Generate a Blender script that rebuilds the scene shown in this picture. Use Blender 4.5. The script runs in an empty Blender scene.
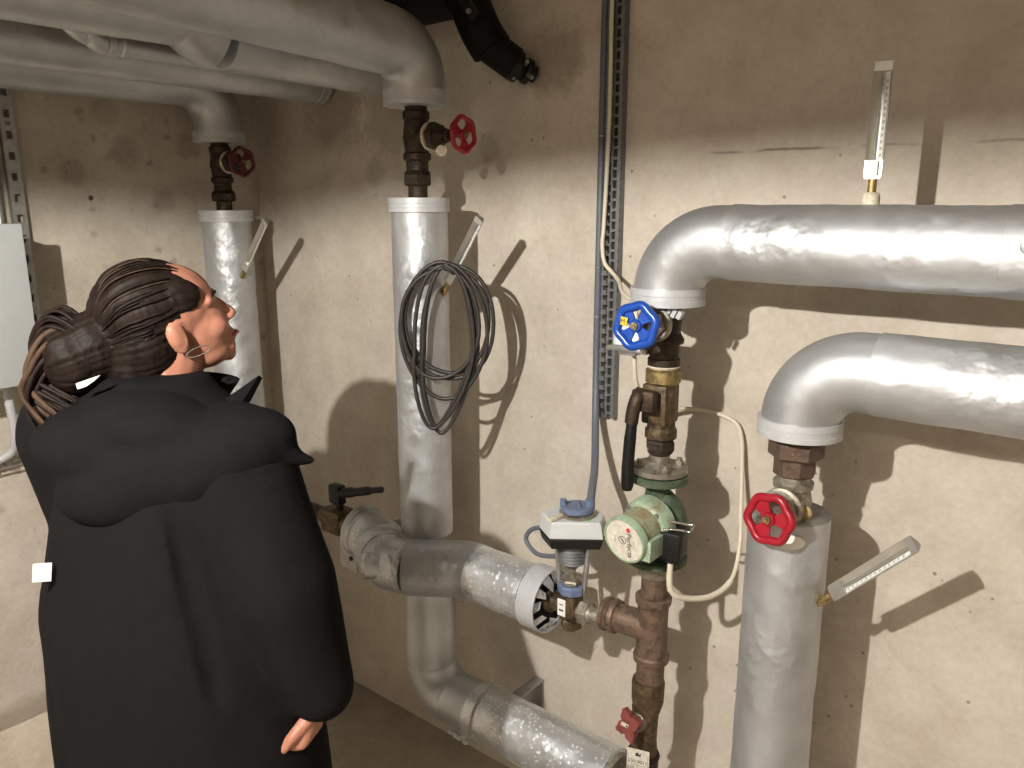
import bpy, bmesh, math, random
from mathutils import Vector, Matrix, noise
random.seed(7)
SC = bpy.context.scene; COL = SC.collection
V = Vector; PI = math.pi

# ------------------------------------------------------------------ camera, world, lights, exposure
YAW = math.radians(39.0); PITCH = math.radians(13.0)
CAM = V((2.479, -1.664, 1.70))
FH = V((-math.sin(YAW), math.cos(YAW), 0)); RT = V((math.cos(YAW), math.sin(YAW), 0))
FW = FH*math.cos(PITCH) - V((0, 0, 1))*math.sin(PITCH); UPV = FH*math.sin(PITCH) + V((0, 0, 1))*math.cos(PITCH)
cd = bpy.data.cameras.new('camera'); cam = bpy.data.objects.new('camera', cd); COL.objects.link(cam)
cd.sensor_width = 36; cd.lens = 798*36/1024; cd.clip_start = .02
m = Matrix((RT, UPV, -FW)).transposed().to_4x4(); m.translation = CAM; cam.matrix_world = m
SC.camera = cam
w = bpy.data.worlds.new('world'); SC.world = w; w.use_nodes = True
w.node_tree.nodes['Background'].inputs[0].default_value = (.9, .93, 1, 1)
w.node_tree.nodes['Background'].inputs[1].default_value = .0
SC.view_settings.view_transform = 'Standard'; SC.view_settings.look = 'None'
SC.view_settings.gamma = 1; SC.view_settings.use_curve_mapping = False
SC.view_settings.exposure = 0.0
LAMP = V((1.766, -2.061, 2.13)); LAMP_W = 200; LAMP_C = (1, .955, .89)
FILL_W = 24; FILL_C = (1, .86, .70)
FLOOR = -.02; CEIL = 2.62; RX = 4.6; RY = -4.4

# ------------------------------------------------------------------ materials
class NT:
    def __init__(s, name):
        s.m = bpy.data.materials.new(name); s.m.use_nodes = True; s.t = s.m.node_tree
        s.b = s.t.nodes['Principled BSDF']; s.tc = s.t.nodes.new('ShaderNodeTexCoord')
        s.co = s.tc.outputs['Object']
    def n(s, typ, **k):
        nd = s.t.nodes.new('ShaderNode'+typ)
        for a, v in k.items(): setattr(nd, a, v)
        return nd
    def l(s, a, b): s.t.links.new(a, b)
    def world(s):
        g = s.n('NewGeometry'); s.co = g.outputs['Position']; return s
    def noise(s, scale, detail=4, rough=.6, co=None, dist=0, scl=None):
        nd = s.n('TexNoise'); nd.inputs['Scale'].default_value = scale; nd.inputs['Detail'].default_value = detail
        nd.inputs['Roughness'].default_value = rough; nd.inputs['Distortion'].default_value = dist
        c = co or s.co
        if scl:
            mp = s.n('Mapping'); mp.inputs['Scale'].default_value = scl; s.l(c, mp.inputs[0]); c = mp.outputs[0]
        s.l(c, nd.inputs['Vector']); return nd.outputs['Fac']
    def ramp(s, fac, stops):
        r = s.n('ValToRGB'); e = r.color_ramp.elements
        while len(e) < len(stops): e.new(.5)
        for i, (p, c) in enumerate(stops):
            e[i].position = p; e[i].color = (*c, 1) if len(c) == 3 else c
        s.l(fac, r.inputs[0]); return r.outputs[0]
    def mix(s, fac, a, b, mode='MIX'):
        x = s.n('Mix', data_type='RGBA', blend_type=mode)
        if isinstance(fac, (int, float)): x.inputs[0].default_value = fac
        else: s.l(fac, x.inputs[0])
        for i, q in ((6, a), (7, b)):
            if isinstance(q, tuple): x.inputs[i].default_value = (*q, 1)
            else: s.l(q, x.inputs[i])
        return x.outputs[2]
    def math(s, op, a, b=0, c=None, clamp=False):
        x = s.n('Math', operation=op, use_clamp=clamp)
        for i, q in enumerate((a, b) if c is None else (a, b, c)):
            if isinstance(q, (int, float)): x.inputs[i].default_value = q
            else: s.l(q, x.inputs[i])
        return x.outputs[0]
    def xyz(s, co=None):
        x = s.n('SeparateXYZ'); s.l(co or s.co, x.inputs[0]); return x.outputs
    def bump(s, h, st=.3, d=.01, prev=None):
        b = s.n('Bump'); b.inputs['Strength'].default_value = st; b.inputs['Distance'].default_value = d
        s.l(h, b.inputs['Height'])
        if prev: s.l(prev, b.inputs['Normal'])
        s.l(b.outputs[0], s.b.inputs['Normal']); return b.outputs[0]
    def set(s, col=None, rough=None, metal=None, **k):
        for key, v in (('Base Color', col), ('Roughness', rough), ('Metallic', metal)):
            if v is None: continue
            i = s.b.inputs[key]
            if isinstance(v, (int, float)): i.default_value = v
            elif isinstance(v, tuple): i.default_value = (*v, 1)
            else: s.l(v, i)
        for key, v in k.items(): s.b.inputs[key.replace('_', ' ')].default_value = v
        return s

def simple(name, col, rough=.5, metal=0, var=.15, scale=40, bump=.05, bd=.002, **k):
    t = NT(name); n = t.noise(scale)
    dark = tuple(c*(1-var) for c in col); lite = tuple(min(1, c*(1+var)) for c in col)
    t.set(t.ramp(n, [(.3, dark), (.7, lite)]), rough, metal, **k)
    if bump: t.bump(t.noise(scale*2), bump, bd)
    return t.m

def concrete(name, a, b, c, stains=None, joint=False, damp=False):
    t = NT(name).world()
    big = t.noise(1.3, 6, .62, dist=.5); mid = t.noise(7, 8, .65); fine = t.noise(60, 5, .7)
    col = t.ramp(big, [(.3, a), (.5, b), (.72, c)])
    col = t.mix(.5, col, t.ramp(mid, [(.35, (.38, .37, .36)), (.62, (.6, .6, .6))]), 'OVERLAY')
    col = t.mix(.22, col, t.ramp(fine, [(.3, (.3, .3, .3)), (.7, (.7, .7, .7))]), 'OVERLAY')
    # brownish trowel stains
    s1 = t.ramp(t.noise(3.3, 7, .7, dist=1.2), [(.60, (0, 0, 0)), (.74, (1, 1, 1))])
    col = t.mix(t.math('MULTIPLY', s1, .16), col, (.30, .23, .16))
    if damp:   # scattered rusty brown specks
        v2 = t.n('TexVoronoi'); v2.inputs['Scale'].default_value = 13; t.l(t.co, v2.inputs['Vector'])
        dn = t.math('ADD', v2.outputs['Distance'], t.math('MULTIPLY', t.math('SUBTRACT', t.noise(30, 4), .5), .35))
        sp = t.math('MULTIPLY', t.ramp(dn, [(.10, (1, 1, 1)), (.22, (0, 0, 0))]), t.ramp(t.noise(4.1, 2), [(.42, (0, 0, 0)), (.50, (1, 1, 1))]))
        col = t.mix(t.math('MULTIPLY', sp, t.ramp(t.xyz()[2], [(.0, (0, 0, 0)), (1, (.5, .5, .5))])), col, (.20, .14, .09))
    # air bubbles: small dark pits
    vo = t.n('TexVoronoi'); vo.inputs['Scale'].default_value = 19; t.l(t.co, vo.inputs['Vector'])
    gate = t.ramp(t.noise(9, 2), [(.47, (0, 0, 0)), (.52, (1, 1, 1))])
    pit = t.ramp(vo.outputs['Distance'], [(.045, (1, 1, 1)), (.085, (0, 0, 0))])
    pit = t.math('MULTIPLY', pit, gate)
    col = t.mix(t.math('MULTIPLY', pit, .6), col, (.07, .055, .04))
    h = t.math('ADD', t.math('MULTIPLY', mid, .6), t.math('MULTIPLY', fine, .25))
    h = t.math('SUBTRACT', h, pit)
    x, y, z = t.xyz()
    if stains:
        for (cx, cy, cz, r, amt, scol) in stains:
            vd = t.n('VectorMath', operation='DISTANCE'); t.l(t.co, vd.inputs[0]); vd.inputs[1].default_value = (cx, cy, cz)
            d = t.math('ADD', t.math('DIVIDE', vd.outputs['Value'], r), t.math('MULTIPLY', t.math('SUBTRACT', t.noise(13, 7, .75), .5), 1.7))
            f = t.math('MULTIPLY', t.ramp(d, [(.55, (1, 1, 1)), (1.0, (0, 0, 0))]), amt)
            col = t.mix(f, col, scol)
    if joint:   # thin shutter-board seam with broken edge, around 1.8 m up
        wob = t.math('MULTIPLY', t.math('SUBTRACT', t.noise(5, 5), .5), .03)
        dz = t.math('ABSOLUTE', t.math('SUBTRACT', t.math('ADD', z, wob), 1.80))
        f = t.ramp(dz, [(.0, (1, 1, 1)), (.004, (0, 0, 0))])
        g = t.math('MULTIPLY', t.ramp(t.noise(4, 4), [(.44, (0, 0, 0)), (.56, (1, 1, 1))]), t.math('GREATER_THAN', x, 1.5))
        f = t.math('MULTIPLY', f, g)
        col = t.mix(t.math('MULTIPLY', f, .75), col, (.07, .05, .035)); h = t.math('SUBTRACT', h, f)
    if damp:    # damp foot of the wall
        q = t.math('ADD', z, t.math('MULTIPLY', t.math('SUBTRACT', t.noise(6, 5), .5), .10))
        f = t.ramp(q, [(.20, (.55, .55, .55)), (.25, (0, 0, 0))])
        col = t.mix(f, col, (.22, .17, .12))
    t.set(col, .88); t.bump(h, .35, .004); return t.m

def pipe_metal(name, tone=.56, flakes=0.0, dents=.5, rough=.50):
    t = NT(name).world()
    n1 = t.noise(9, 5, .6); n2 = t.noise(45, 4, .6)
    col = t.ramp(n1, [(.3, (tone*.84, tone*.86, tone*.88)), (.7, (tone*1.05, tone*1.08, tone*1.11))])
    r = t.ramp(t.noise(14, 6, .7), [(.3, (rough-.05,)*3), (.7, (rough+.10,)*3)])
    if flakes:
        vo = t.n('TexVoronoi'); vo.inputs['Scale'].default_value = 90; t.l(t.co, vo.inputs['Vector'])
        g = t.ramp(t.noise(20, 4, .7), [(.52-flakes*.1, (0, 0, 0)), (.66-flakes*.1, (1, 1, 1))])
        f = t.math('MULTIPLY', t.ramp(vo.outputs['Distance'], [(.22, (1, 1, 1)), (.34, (0, 0, 0))]), g)
        col = t.mix(f, col, (.97, .97, .96)); r = t.mix(f, r, (.6, .6, .6))
    t.set(col, r, .80)
    dn = t.math('MULTIPLY', t.noise(30, 2, .45), t.ramp(t.noise(5, 2), [(.42, (.12, .12, .12)), (.60, (1, 1, 1))]))
    b = t.bump(t.math('ADD', t.math('MULTIPLY', t.noise(13, 2, .4), .7), dn), dents, .014); t.bump(n2, .05, .002, b)
    return t.m

def corroded(name, base, rust, dark, metal=.45, rough=.55, amt=.5, scale=42):
    t = NT(name).world()
    n1 = t.noise(scale, 8, .72, dist=.4); n2 = t.noise(scale*3.1, 6, .7)
    col = t.ramp(n1, [(.36-amt*.05, dark), (.5, base), (.66, rust)])
    sp = t.ramp(n2, [(.62, (0, 0, 0)), (.70, (1, 1, 1))])
    col = t.mix(t.math('MULTIPLY', sp, .75), col, tuple(min(1, c*2.4+.16) for c in base))
    t.set(col, t.ramp(n2, [(.3, (rough-.15,)*3), (.7, (rough+.2,)*3)]), metal)
    t.bump(n2, .5, .003); return t.m

M = {}
M['wall'] = concrete('back_wall_concrete', (.49, .44, .37), (.545, .49, .415), (.60, .545, .47), joint=True,
    stains=[(1.27, 0, 2.03, .105, .5, (.20, .14, .10)), (.42, 0, 1.98, .16, .5, (.15, .11, .08)), (.68, 0, 1.92, .13, .4, (.2, .15, .11)),
            (.60, 0, 1.78, .05, .4, (.22, .17, .12)), (1.05, 0, 1.83, .05, .35, (.2, .15, .1))])
M['wall_left'] = concrete('side_wall_concrete', (.46, .41, .34), (.52, .465, .39), (.57, .515, .44), damp=True,
    stains=[(0, -.45, 1.84, .06, .4, (.2, .15, .11)), (0, -.62, 1.78, .05, .4, (.2, .15, .11)), (0, -.35, 1.70, .05, .35, (.2, .15, .11)),
            (0, -.25, 1.86, .05, .35, (.2, .15, .11)), (0, -.5, 1.95, .05, .3, (.2, .15, .11)), (0, -.57, 1.705, .011, .95, (.04, .03, .02))])
M['wall_plain'] = concrete('room_concrete', (.42, .37, .31), (.5, .445, .37), (.58, .52, .44))
M['floor'] = concrete('floor_concrete', (.27, .235, .19), (.36, .315, .255), (.44, .39, .32))
M['plinth'] = concrete('plinth_mortar', (.40, .34, .26), (.52, .45, .35), (.62, .55, .44))
M['pipe'] = pipe_metal('aluminium_jacket')
M['pipe_smooth'] = pipe_metal('aluminium_elbow', .54, 0, .12, .45)
M['pipe_flaky'] = pipe_metal('aluminium_jacket_flaking', .74, 1.6, .6, .36)
M['pipe_dull'] = pipe_metal('aluminium_jacket_dull', .60, 0, .2, .45)
M['foil'] = pipe_metal('aluminium_foil_elbow', .60, .3, 1.0, .40)
M['cap'] = simple('white_end_ring', (.52, .53, .545), .45, .25, .06, 60)
M['insul'] = simple('mineral_wool', (.22, .19, .15), .95, 0, .4, 120, .6, .004)
M['screw'] = simple('steel_screw', (.75, .74, .72), .3, .9)
M['bronze'] = corroded('tarnished_bronze', (.12, .085, .048), (.20, .14, .07), (.035, .025, .018), .6, .5)
M['bronze_dark'] = corroded('dark_bronze', (.045, .030, .020), (.09, .055, .03), (.014, .010, .008), .5, .5)
M['brass'] = corroded('worn_brass', (.30, .225, .10), (.42, .30, .12), (.10, .07, .04), .75, .4)
M['rusty'] = corroded('rusty_brown_pipe', (.155, .105, .075), (.21, .125, .085), (.05, .034, .025), .35, .45, .6, 48)
M['rust_brown'] = corroded('brown_nut', (.11, .07, .05), (.14, .085, .06), (.06, .038, .03), .3, .5)
M['nickel'] = corroded('grey_nickel', (.33, .30, .25), (.42, .38, .30), (.14, .11, .08), .7, .4)
M['hemp'] = simple('hemp_seal', (.62, .56, .44), .9, 0, .3, 200, .6, .003)
M['blue'] = simple('blue_enamel', (.010, .065, .36), .28, 0, .08, 30, .03)
M['red'] = simple('red_enamel', (.30, .008, .020), .32, 0, .12, 30, .05)
M['red_dark'] = simple('dark_red_enamel', (.10, .008, .012), .38, 0, .15, 30, .05)
M['red_old'] = corroded('worn_red_paint', (.20, .045, .04), (.25, .07, .055), (.10, .03, .025), 0, .5, .3, 40)
M['yellow'] = simple('yellow_plastic', (.85, .55, .02), .4, 0, .05)
M['green_dark'] = corroded('green_cast_iron', (.065, .095, .055), (.10, .125, .07), (.03, .04, .022), .1, .5, .3)
M['green_lt'] = corroded('pale_green_paint', (.30, .40, .28), (.34, .43, .31), (.16, .09, .045), .05, .4, .9, 16)
M['green_dirty'] = corroded('pale_green_paint_dirty', (.30, .33, .22), (.24, .15, .06), (.18, .11, .05), .05, .5, .5, 14)
M['black'] = simple('black_plastic', (.008, .008, .008), .42, 0, .2)
M['black_rubber'] = simple('black_rubber', (.006, .006, .006), .6, 0, .3, 60, .2)
M['grey_box'] = simple('light_grey_plastic', (.55, .57, .57), .45, 0, .04)
M['blue_grey'] = simple('blue_grey_plastic', (.13, .17, .27), .45, 0, .1)
M['steel'] = simple('galvanised_steel', (.42, .42, .41), .42, .8, .2, 30, .1)
M['steel_dark'] = simple('dull_galvanised_channel', (.20, .205, .21), .5, .6, .15, 30, .1)
M['chrome'] = simple('bright_wire', (.85, .85, .85), .15, 1, .03)
M['conduit'] = simple('grey_conduit', (.115, .125, .15), .45, 0, .08)
M['cabinet'] = simple('cabinet_paint', (.47, .49, .49), .45, 0, .03, 20, .03)
M['white_cable'] = simple('cream_cable', (.66, .60, .48), .5, 0, .06)
M['dark_cable'] = simple('brown_black_cable', (.030, .025, .022), .45, 0, .2)
M['paper'] = simple('white_paper', (.80, .79, .76), .7, 0, .03)
M['plate'] = simple('worn_paper_plate', (.60, .565, .48), .65, 0, .18, 90)
M['ink'] = simple('black_ink', (.03, .03, .03), .6, 0, 0)
M['ink_red'] = simple('red_ink', (.65, .03, .03), .6, 0, 0)
M['ink_faint'] = simple('grey_ink', (.45, .42, .38), .6, 0, 0)
M['alu'] = simple('thermometer_aluminium', (.60, .58, .54), .35, .85, .08)
M['scale'] = simple('scale_plate', (.78, .79, .76), .4, 0, .03)
M['cloth'] = simple('black_softshell', (.0080, .0076, .0080), .95, 0, .12, 60, .4, .002)
M['cloth'].node_tree.nodes['Principled BSDF'].inputs['Specular IOR Level'].default_value = .08
M['black_rubber'].node_tree.nodes['Principled BSDF'].inputs['Specular IOR Level'].default_value = .15
M['black'].node_tree.nodes['Principled BSDF'].inputs['Specular IOR Level'].default_value = .3
M['cloth_in'] = simple('black_trousers', (.008, .008, .009), .9, 0, .2, 60, .3, .002)
M['skin'] = simple('skin', (.40, .175, .112), .5, 0, .10, 18, .06, .001)
M['skin'].node_tree.nodes['Principled BSDF'].inputs['Subsurface Weight'].default_value = .12
M['skin'].node_tree.nodes['Principled BSDF'].inputs['Subsurface Radius'].default_value = (.02, .008, .004)
M['lip'] = simple('lips', (.40, .12, .10), .45)
M['eye'] = simple('eye_white', (.75, .72, .7), .2, 0, 0, 20, 0)
M['iris'] = simple('iris', (.05, .03, .02), .2, 0, 0, 20, 0)
def hairmat(name, a, b):
    t = NT(name); n = t.noise(70, 5, .6, scl=(1, 1, .25)); t.set(t.ramp(n, [(.3, a), (.7, b)]), .55); t.b.inputs['Specular IOR Level'].default_value = .12; t.bump(n, .25, .003); return t.m
M['hair'] = hairmat('dark_brown_hair', (.008, .005, .004), (.022, .014, .011))
M['hair_lt'] = hairmat('brown_hair', (.032, .019, .013), (.085, .050, .031))
def glass():
    t = NT('clear_glass'); t.set((.95, .97, .96), .05, 0); t.b.inputs['Transmission Weight'].default_value = 1
    t.b.inputs['IOR'].default_value = 1.45; return t.m
M['glass'] = glass()
def emis(name, c, s):
    t = NT(name); t.set((0, 0, 0), .5); t.b.inputs['Emission Color'].default_value = (*c, 1); t.b.inputs['Emission Strength'].default_value = s; return t.m

# ------------------------------------------------------------------ mesh helpers (all in world coordinates)
def frame(d, up=None):
    d = V(d).normalized(); u = V(up) if up else (V((0, 0, 1)) if abs(d.z) < .9 else V((1, 0, 0)))
    x = d.cross(u).normalized(); y = x.cross(d).normalized(); return x, y, d

class MB:
    def __init__(s): s.b = bmesh.new()
    def ring(s, c, x, y, rx, ry=None, n=24, ph=0, fn=None):
        ry = rx if ry is None else ry; c = V(c); out = []
        for i in range(n):
            a = 2*PI*i/n + ph; k = fn(a) if fn else 1
            out.append(s.b.verts.new(c + x*(rx*k*math.cos(a)) + y*(ry*k*math.sin(a))))
        return out
    def skin(s, rings, cap0=True, cap1=True, closed=False):
        n = len(rings[0]); R = list(zip(rings, rings[1:])) + ([(rings[-1], rings[0])] if closed else [])
        for a, b in R:
            for i in range(n): s.b.faces.new((a[i], a[(i+1) % n], b[(i+1) % n], b[i]))
        if not closed:
            if cap0: s.b.faces.new(rings[0][::-1])
            if cap1: s.b.faces.new(rings[-1])
        return s
    def lathe(s, o, d, prof, n=32, ph=0, up=None, closed=False, cap0=True, cap1=True):
        x, y, d = frame(d, up); o = V(o)
        return s.skin([s.ring(o + d*t, x, y, max(r, 1e-4), n=n, ph=ph) for t, r in prof], cap0, cap1, closed)
    def cyl(s, a, b, r, r2=None, n=24):
        a = V(a); b = V(b); L = (b-a).length; return s.lathe(a, b-a, [(0, r), (L, r if r2 is None else r2)], n)
    def tube(s, pts, r, n=16, closed=False, caps=True):
        P = [V(p) for p in pts]; N = len(P); rr = r if isinstance(r, (list, tuple)) else [r]*N
        def tan(i):
            if closed: return (P[(i+1) % N] - P[i-1]).normalized()
            return (P[min(i+1, N-1)] - P[max(i-1, 0)]).normalized()
        t0 = tan(0); x, y, _ = frame(t0); R = []
        for i in range(N):
            t = tan(i); q = t0.rotation_difference(t); x = q @ x; y = q @ y; t0 = t
            x = (x - t*x.dot(t)).normalized(); y = t.cross(x)
            R.append(s.ring(P[i], x, y, rr[i], n=n))
        return s.skin(R, caps, caps, closed)
    def box(s, c, sz, rot=None, bev=0):
        c = V(c); h = V(sz)/2; R = rot or Matrix.Identity(3); vs = {}
        if bev:
            b2 = bmesh.new(); bmesh.ops.create_cube(b2, size=1)
            for v in b2.verts: v.co = V((v.co.x*sz[0], v.co.y*sz[1], v.co.z*sz[2]))
            bmesh.ops.bevel(b2, geom=b2.edges[:], offset=bev, segments=2, affect='EDGES', profile=.5)
            mp = {v: s.b.verts.new(c + R @ v.co) for v in b2.verts}
            for f in b2.faces: s.b.faces.new([mp[v] for v in f.verts])
            b2.free(); return s
        for i in (-1, 1):
            for j in (-1, 1):
                for k in (-1, 1): vs[i, j, k] = s.b.verts.new(c + R @ V((i*h.x, j*h.y, k*h.z)))
        for f in (((-1,-1,-1),(-1,-1,1),(-1,1,1),(-1,1,-1)), ((1,-1,-1),(1,1,-1),(1,1,1),(1,-1,1)),
                  ((-1,-1,-1),(1,-1,-1),(1,-1,1),(-1,-1,1)), ((-1,1,-1),(-1,1,1),(1,1,1),(1,1,-1)),
                  ((-1,-1,-1),(-1,1,-1),(1,1,-1),(1,-1,-1)), ((-1,-1,1),(1,-1,1),(1,1,1),(-1,1,1))):
            s.b.faces.new([vs[q] for q in f])
        return s
    def prism(s, pts, x, y, o, h):   # outline pts (u, v) in plane x,y at o, extruded h along x cross y, centred
        x = V(x).normalized(); y = V(y).normalized(); z = x.cross(y); o = V(o)
        a = [s.b.verts.new(o + x*u + y*v - z*h/2) for u, v in pts]; b = [s.b.verts.new(o + x*u + y*v + z*h/2) for u, v in pts]
        return s.skin([a, b])
    def ball(s, c, r, x=None, y=None, z=None, n=20, m=12):
        c = V(c); r = (r, r, r) if isinstance(r, (int, float)) else r
        x = x or V((1, 0, 0)); y = y or V((0, 1, 0)); z = z or V((0, 0, 1)); R = []
        for j in range(m+1):
            t = PI*j/m; t = min(max(t, .02), PI-.02)
            R.append([s.b.verts.new(c + x*(r[0]*math.sin(t)*math.cos(2*PI*i/n)) + y*(r[1]*math.sin(t)*math.sin(2*PI*i/n)) - z*(r[2]*math.cos(t))) for i in range(n)])
        return s.skin(R)
    def caps(s, a, b, ra, rb, n=18):  # tapered capsule
        a = V(a); b = V(b); d = (b-a).normalized(); L = (b-a).length
        pr = [(-ra*math.cos(t), ra*math.sin(t)) for t in [PI/2*k/5 for k in range(5)]] + [(0, ra), (L, rb)] + [(L+rb*math.sin(t), rb*math.cos(t)) for t in [PI/2*k/5 for k in range(1, 6)]]
        return s.lathe(a, d, pr, n)
    def hexn(s, a, d, L, r, ph=0):
        x = .12*r
        return s.lathe(a, d, [(0, r*.9), (x, r), (L-x, r), (L, r*.9)], 6, ph)
    def build(s, name, mat, parent=None, smooth=40, off=None):
        bmesh.ops.recalc_face_normals(s.b, faces=s.b.faces[:])
        org = V((0, 0, 0))
        if parent is not None:
            org = V(parent['_o']) if '_o' in parent else V((0, 0, 0))
        elif off is not None: org = V(off)
        me = bpy.data.meshes.new(name)
        for v in s.b.verts: v.co -= org
        s.b.to_mesh(me); s.b.free(); me.materials.append(mat)
        for p in me.polygons: p.use_smooth = bool(smooth)
        if smooth: me.set_sharp_from_angle(angle=math.radians(smooth))
        o = bpy.data.objects.new(name, me); COL.objects.link(o)
        if parent is not None: o.parent = parent; o['_o'] = tuple(org)
        else: o.location = org
        return o

def tag(o, label=None, cat=None, group=None, kind=None):
    if label: o['label'] = label
    if cat: o['category'] = cat
    if group: o['group'] = group
    if kind: o['kind'] = kind
    return o
def thing(name, loc, label, cat, group=None):
    o = bpy.data.objects.new(name, None); COL.objects.link(o); o.location = loc; o['_o'] = tuple(loc); o.empty_display_size = .05
    return tag(o, label, cat, group)
def arc(c, a, b, R, t0=0, t1=90, n=14):
    """points c + R*(a cos t + b sin t)"""
    c = V(c); a = V(a); b = V(b)
    return [c + (a*math.cos(math.radians(t0+(t1-t0)*i/n)) + b*math.sin(math.radians(t0+(t1-t0)*i/n)))*R for i in range(n+1)]
def smoothpath(pts, n=8):
    P = [V(p) for p in pts]; out = []
    for i in range(len(P)-1):
        p0 = P[max(i-1, 0)]; p1 = P[i]; p2 = P[i+1]; p3 = P[min(i+2, len(P)-1)]
        for k in range(n):
            t = k/n
            out.append(.5*((2*p1) + (p2-p0)*t + (2*p0-5*p1+4*p2-p3)*t*t + (3*p1-p0-3*p2+p3)*t**3))
    out.append(P[-1]); return out
def text_into(mb, s, o, x, y, size, depth=.0004, align='CENTER'):
    cu = bpy.data.curves.new('lettering', 'FONT'); cu.body = s; cu.size = size; cu.align_x = align; cu.align_y = 'CENTER'; cu.extrude = depth/2
    ob = bpy.data.objects.new('lettering', cu); COL.objects.link(ob)
    dg = bpy.context.evaluated_depsgraph_get(); me = ob.evaluated_get(dg).to_mesh()
    x = V(x).normalized(); y = V(y).normalized(); z = x.cross(y); o = V(o)
    vs = [mb.b.verts.new(o + x*v.co.x + y*v.co.y + z*v.co.z) for v in me.vertices]
    for p in me.polygons:
        try: mb.b.faces.new([vs[i] for i in p.vertices])
        except ValueError: pass
    ob.evaluated_get(dg).to_mesh_clear(); bpy.data.objects.remove(ob); bpy.data.curves.remove(cu)
def remeshed(mb, name, mat, parent, voxel, it=6, fac=.5, disp=None):
    """fuse the overlapping shapes collected in mb into one continuous skin"""
    org = V(parent['_o']); me = bpy.data.meshes.new(name)
    bmesh.ops.recalc_face_normals(mb.b, faces=mb.b.faces[:])
    for v in mb.b.verts: v.co -= org
    mb.b.to_mesh(me); mb.b.free()
    tmp = bpy.data.objects.new(name+'_draft', me); COL.objects.link(tmp)
    r = tmp.modifiers.new('r', 'REMESH'); r.mode = 'VOXEL'; r.voxel_size = voxel
    s_ = tmp.modifiers.new('s', 'SMOOTH'); s_.iterations = it; s_.factor = fac
    dg = bpy.context.evaluated_depsgraph_get(); out = bpy.data.meshes.new_from_object(tmp.evaluated_get(dg))
    bpy.data.objects.remove(tmp)
    if disp:
        for v in out.vertices: v.co = disp(v.co + org, v.normal) - org
    out.materials.clear(); out.materials.append(mat)
    for p in out.polygons: p.use_smooth = True
    o = bpy.data.objects.new(name, out); COL.objects.link(o); o.parent = parent; o['_o'] = tuple(org)
    return o

X_ = V((1, 0, 0)); Y_ = V((0, 1, 0)); Z_ = V((0, 0, 1)); YA = -.23

# ------------------------------------------------------------------ room shell
def slab(name, lo, hi, mat):
    c = (V(lo)+V(hi))/2; mb = MB(); mb.box(c, V(hi)-V(lo)); o = mb.build(name, mat, None, 0, off=c); return tag(o, kind='structure')
T = .2
slab('wall_back', (-T, 0, FLOOR), (RX+T, T, CEIL), M['wall'])
slab('wall_left', (-T, RY, FLOOR), (0, 0, CEIL), M['wall_left'])
slab('wall_right', (RX, RY, FLOOR), (RX+T, 0, CEIL), M['wall_plain'])
slab('wall_front', (-T, RY-T, FLOOR), (RX+T, RY, CEIL), M['wall_plain'])
slab('floor', (-T, RY-T, FLOOR-T), (RX+T, T, FLOOR), M['floor'])
slab('ceiling', (-T, RY-T, CEIL), (RX+T, T, CEIL+T), M['wall_plain'])
mb = MB()
prof = [(0, FLOOR), (.075, FLOOR), (.06, .055), (.03, .10), (.012, .155), (0, .165)]
N = 60; rows = []
for i in range(N+1):
    y = RY + (0-RY)*i/N
    rows.append([mb.b.verts.new((max(0, px + (noise.noise(V((y*5, pz*9, 0)))*.010 if 0 < px else 0)), y, pz + (noise.noise(V((y*4, px*30, 3)))*.012 if pz > 0 else 0))) for px, pz in prof])
mb.skin(rows)
o = mb.build('baseboard_left', M['plinth'], None, 60); tag(o, kind='structure')

# ------------------------------------------------------------------ lamps (both out of view; the second is an added fill)
def lamp_dome(loc, label, R=.31, rise=.20, drop=.055):
    t = thing('pendant_lamp', (loc.x, loc.y, CEIL), label, 'lamp')
    z = loc.z; tl = V((-.035, .0, 1)).normalized()
    mb = MB(); mb.lathe((loc.x, loc.y, z-drop), tl, [(0, R), (.006, R), (.10, R*.72), (.18, R*.3), (.22, .05), (.218, .04), (.17, R*.28), (.09, R*.70), (0, R-.006)], 64, closed=True)  # unseen shade, sized and tilted to cut lamp light off the upper walls
    mb.build('cutoff_shade', M['steel_dark'], t)
    mb = MB(); mb.cyl((loc.x, loc.y, z+.10), (loc.x, loc.y, z+.16), .025); mb.cyl((loc.x, loc.y, z+.045), (loc.x, loc.y, z+.10), .018)
    mb.build('bulb_socket', M['black'], t)
    mb = MB(); mb.cyl((loc.x, loc.y, z+.16), (loc.x, loc.y, CEIL), .006, n=10); mb.lathe((loc.x, loc.y, CEIL-.03), Z_, [(0, .02), (.03, .05)]); mb.build('cord', M['black'], t)
    ld = bpy.data.lights.new('bulb', 'POINT'); ld.energy = LAMP_W; ld.color = LAMP_C; ld.shadow_soft_size = .016
    lo = bpy.data.objects.new('bulb', ld); COL.objects.link(lo); lo.parent = t; lo.location = loc - V((loc.x, loc.y, CEIL))
    return t
lamp_dome(LAMP, 'unseen ceiling lamp behind the photographer, dark dome added to shade the upper walls')
def fill(x, y, L, W, label):  # soft fill light added to lift the shadows, housed like a ceiling tube
    t = thing('fill_lamp', (x, y, CEIL), label, 'lamp')
    MB().box((x, y, CEIL-.03), (L, .09, .058), bev=.006).build('housing', M['cabinet'], t)
    ld = bpy.data.lights.new('tube', 'AREA'); ld.shape = 'RECTANGLE'; ld.size = L; ld.size_y = .06; ld.energy = W; ld.color = FILL_C
    lo = bpy.data.objects.new('tube', ld); COL.objects.link(lo); lo.parent = t; lo.location = (0, 0, -.065)
fill(2.6, -3.3, 1.2, FILL_W, 'white batten lamp added unseen on the ceiling to lift the shadows, far behind the photographer')

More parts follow.
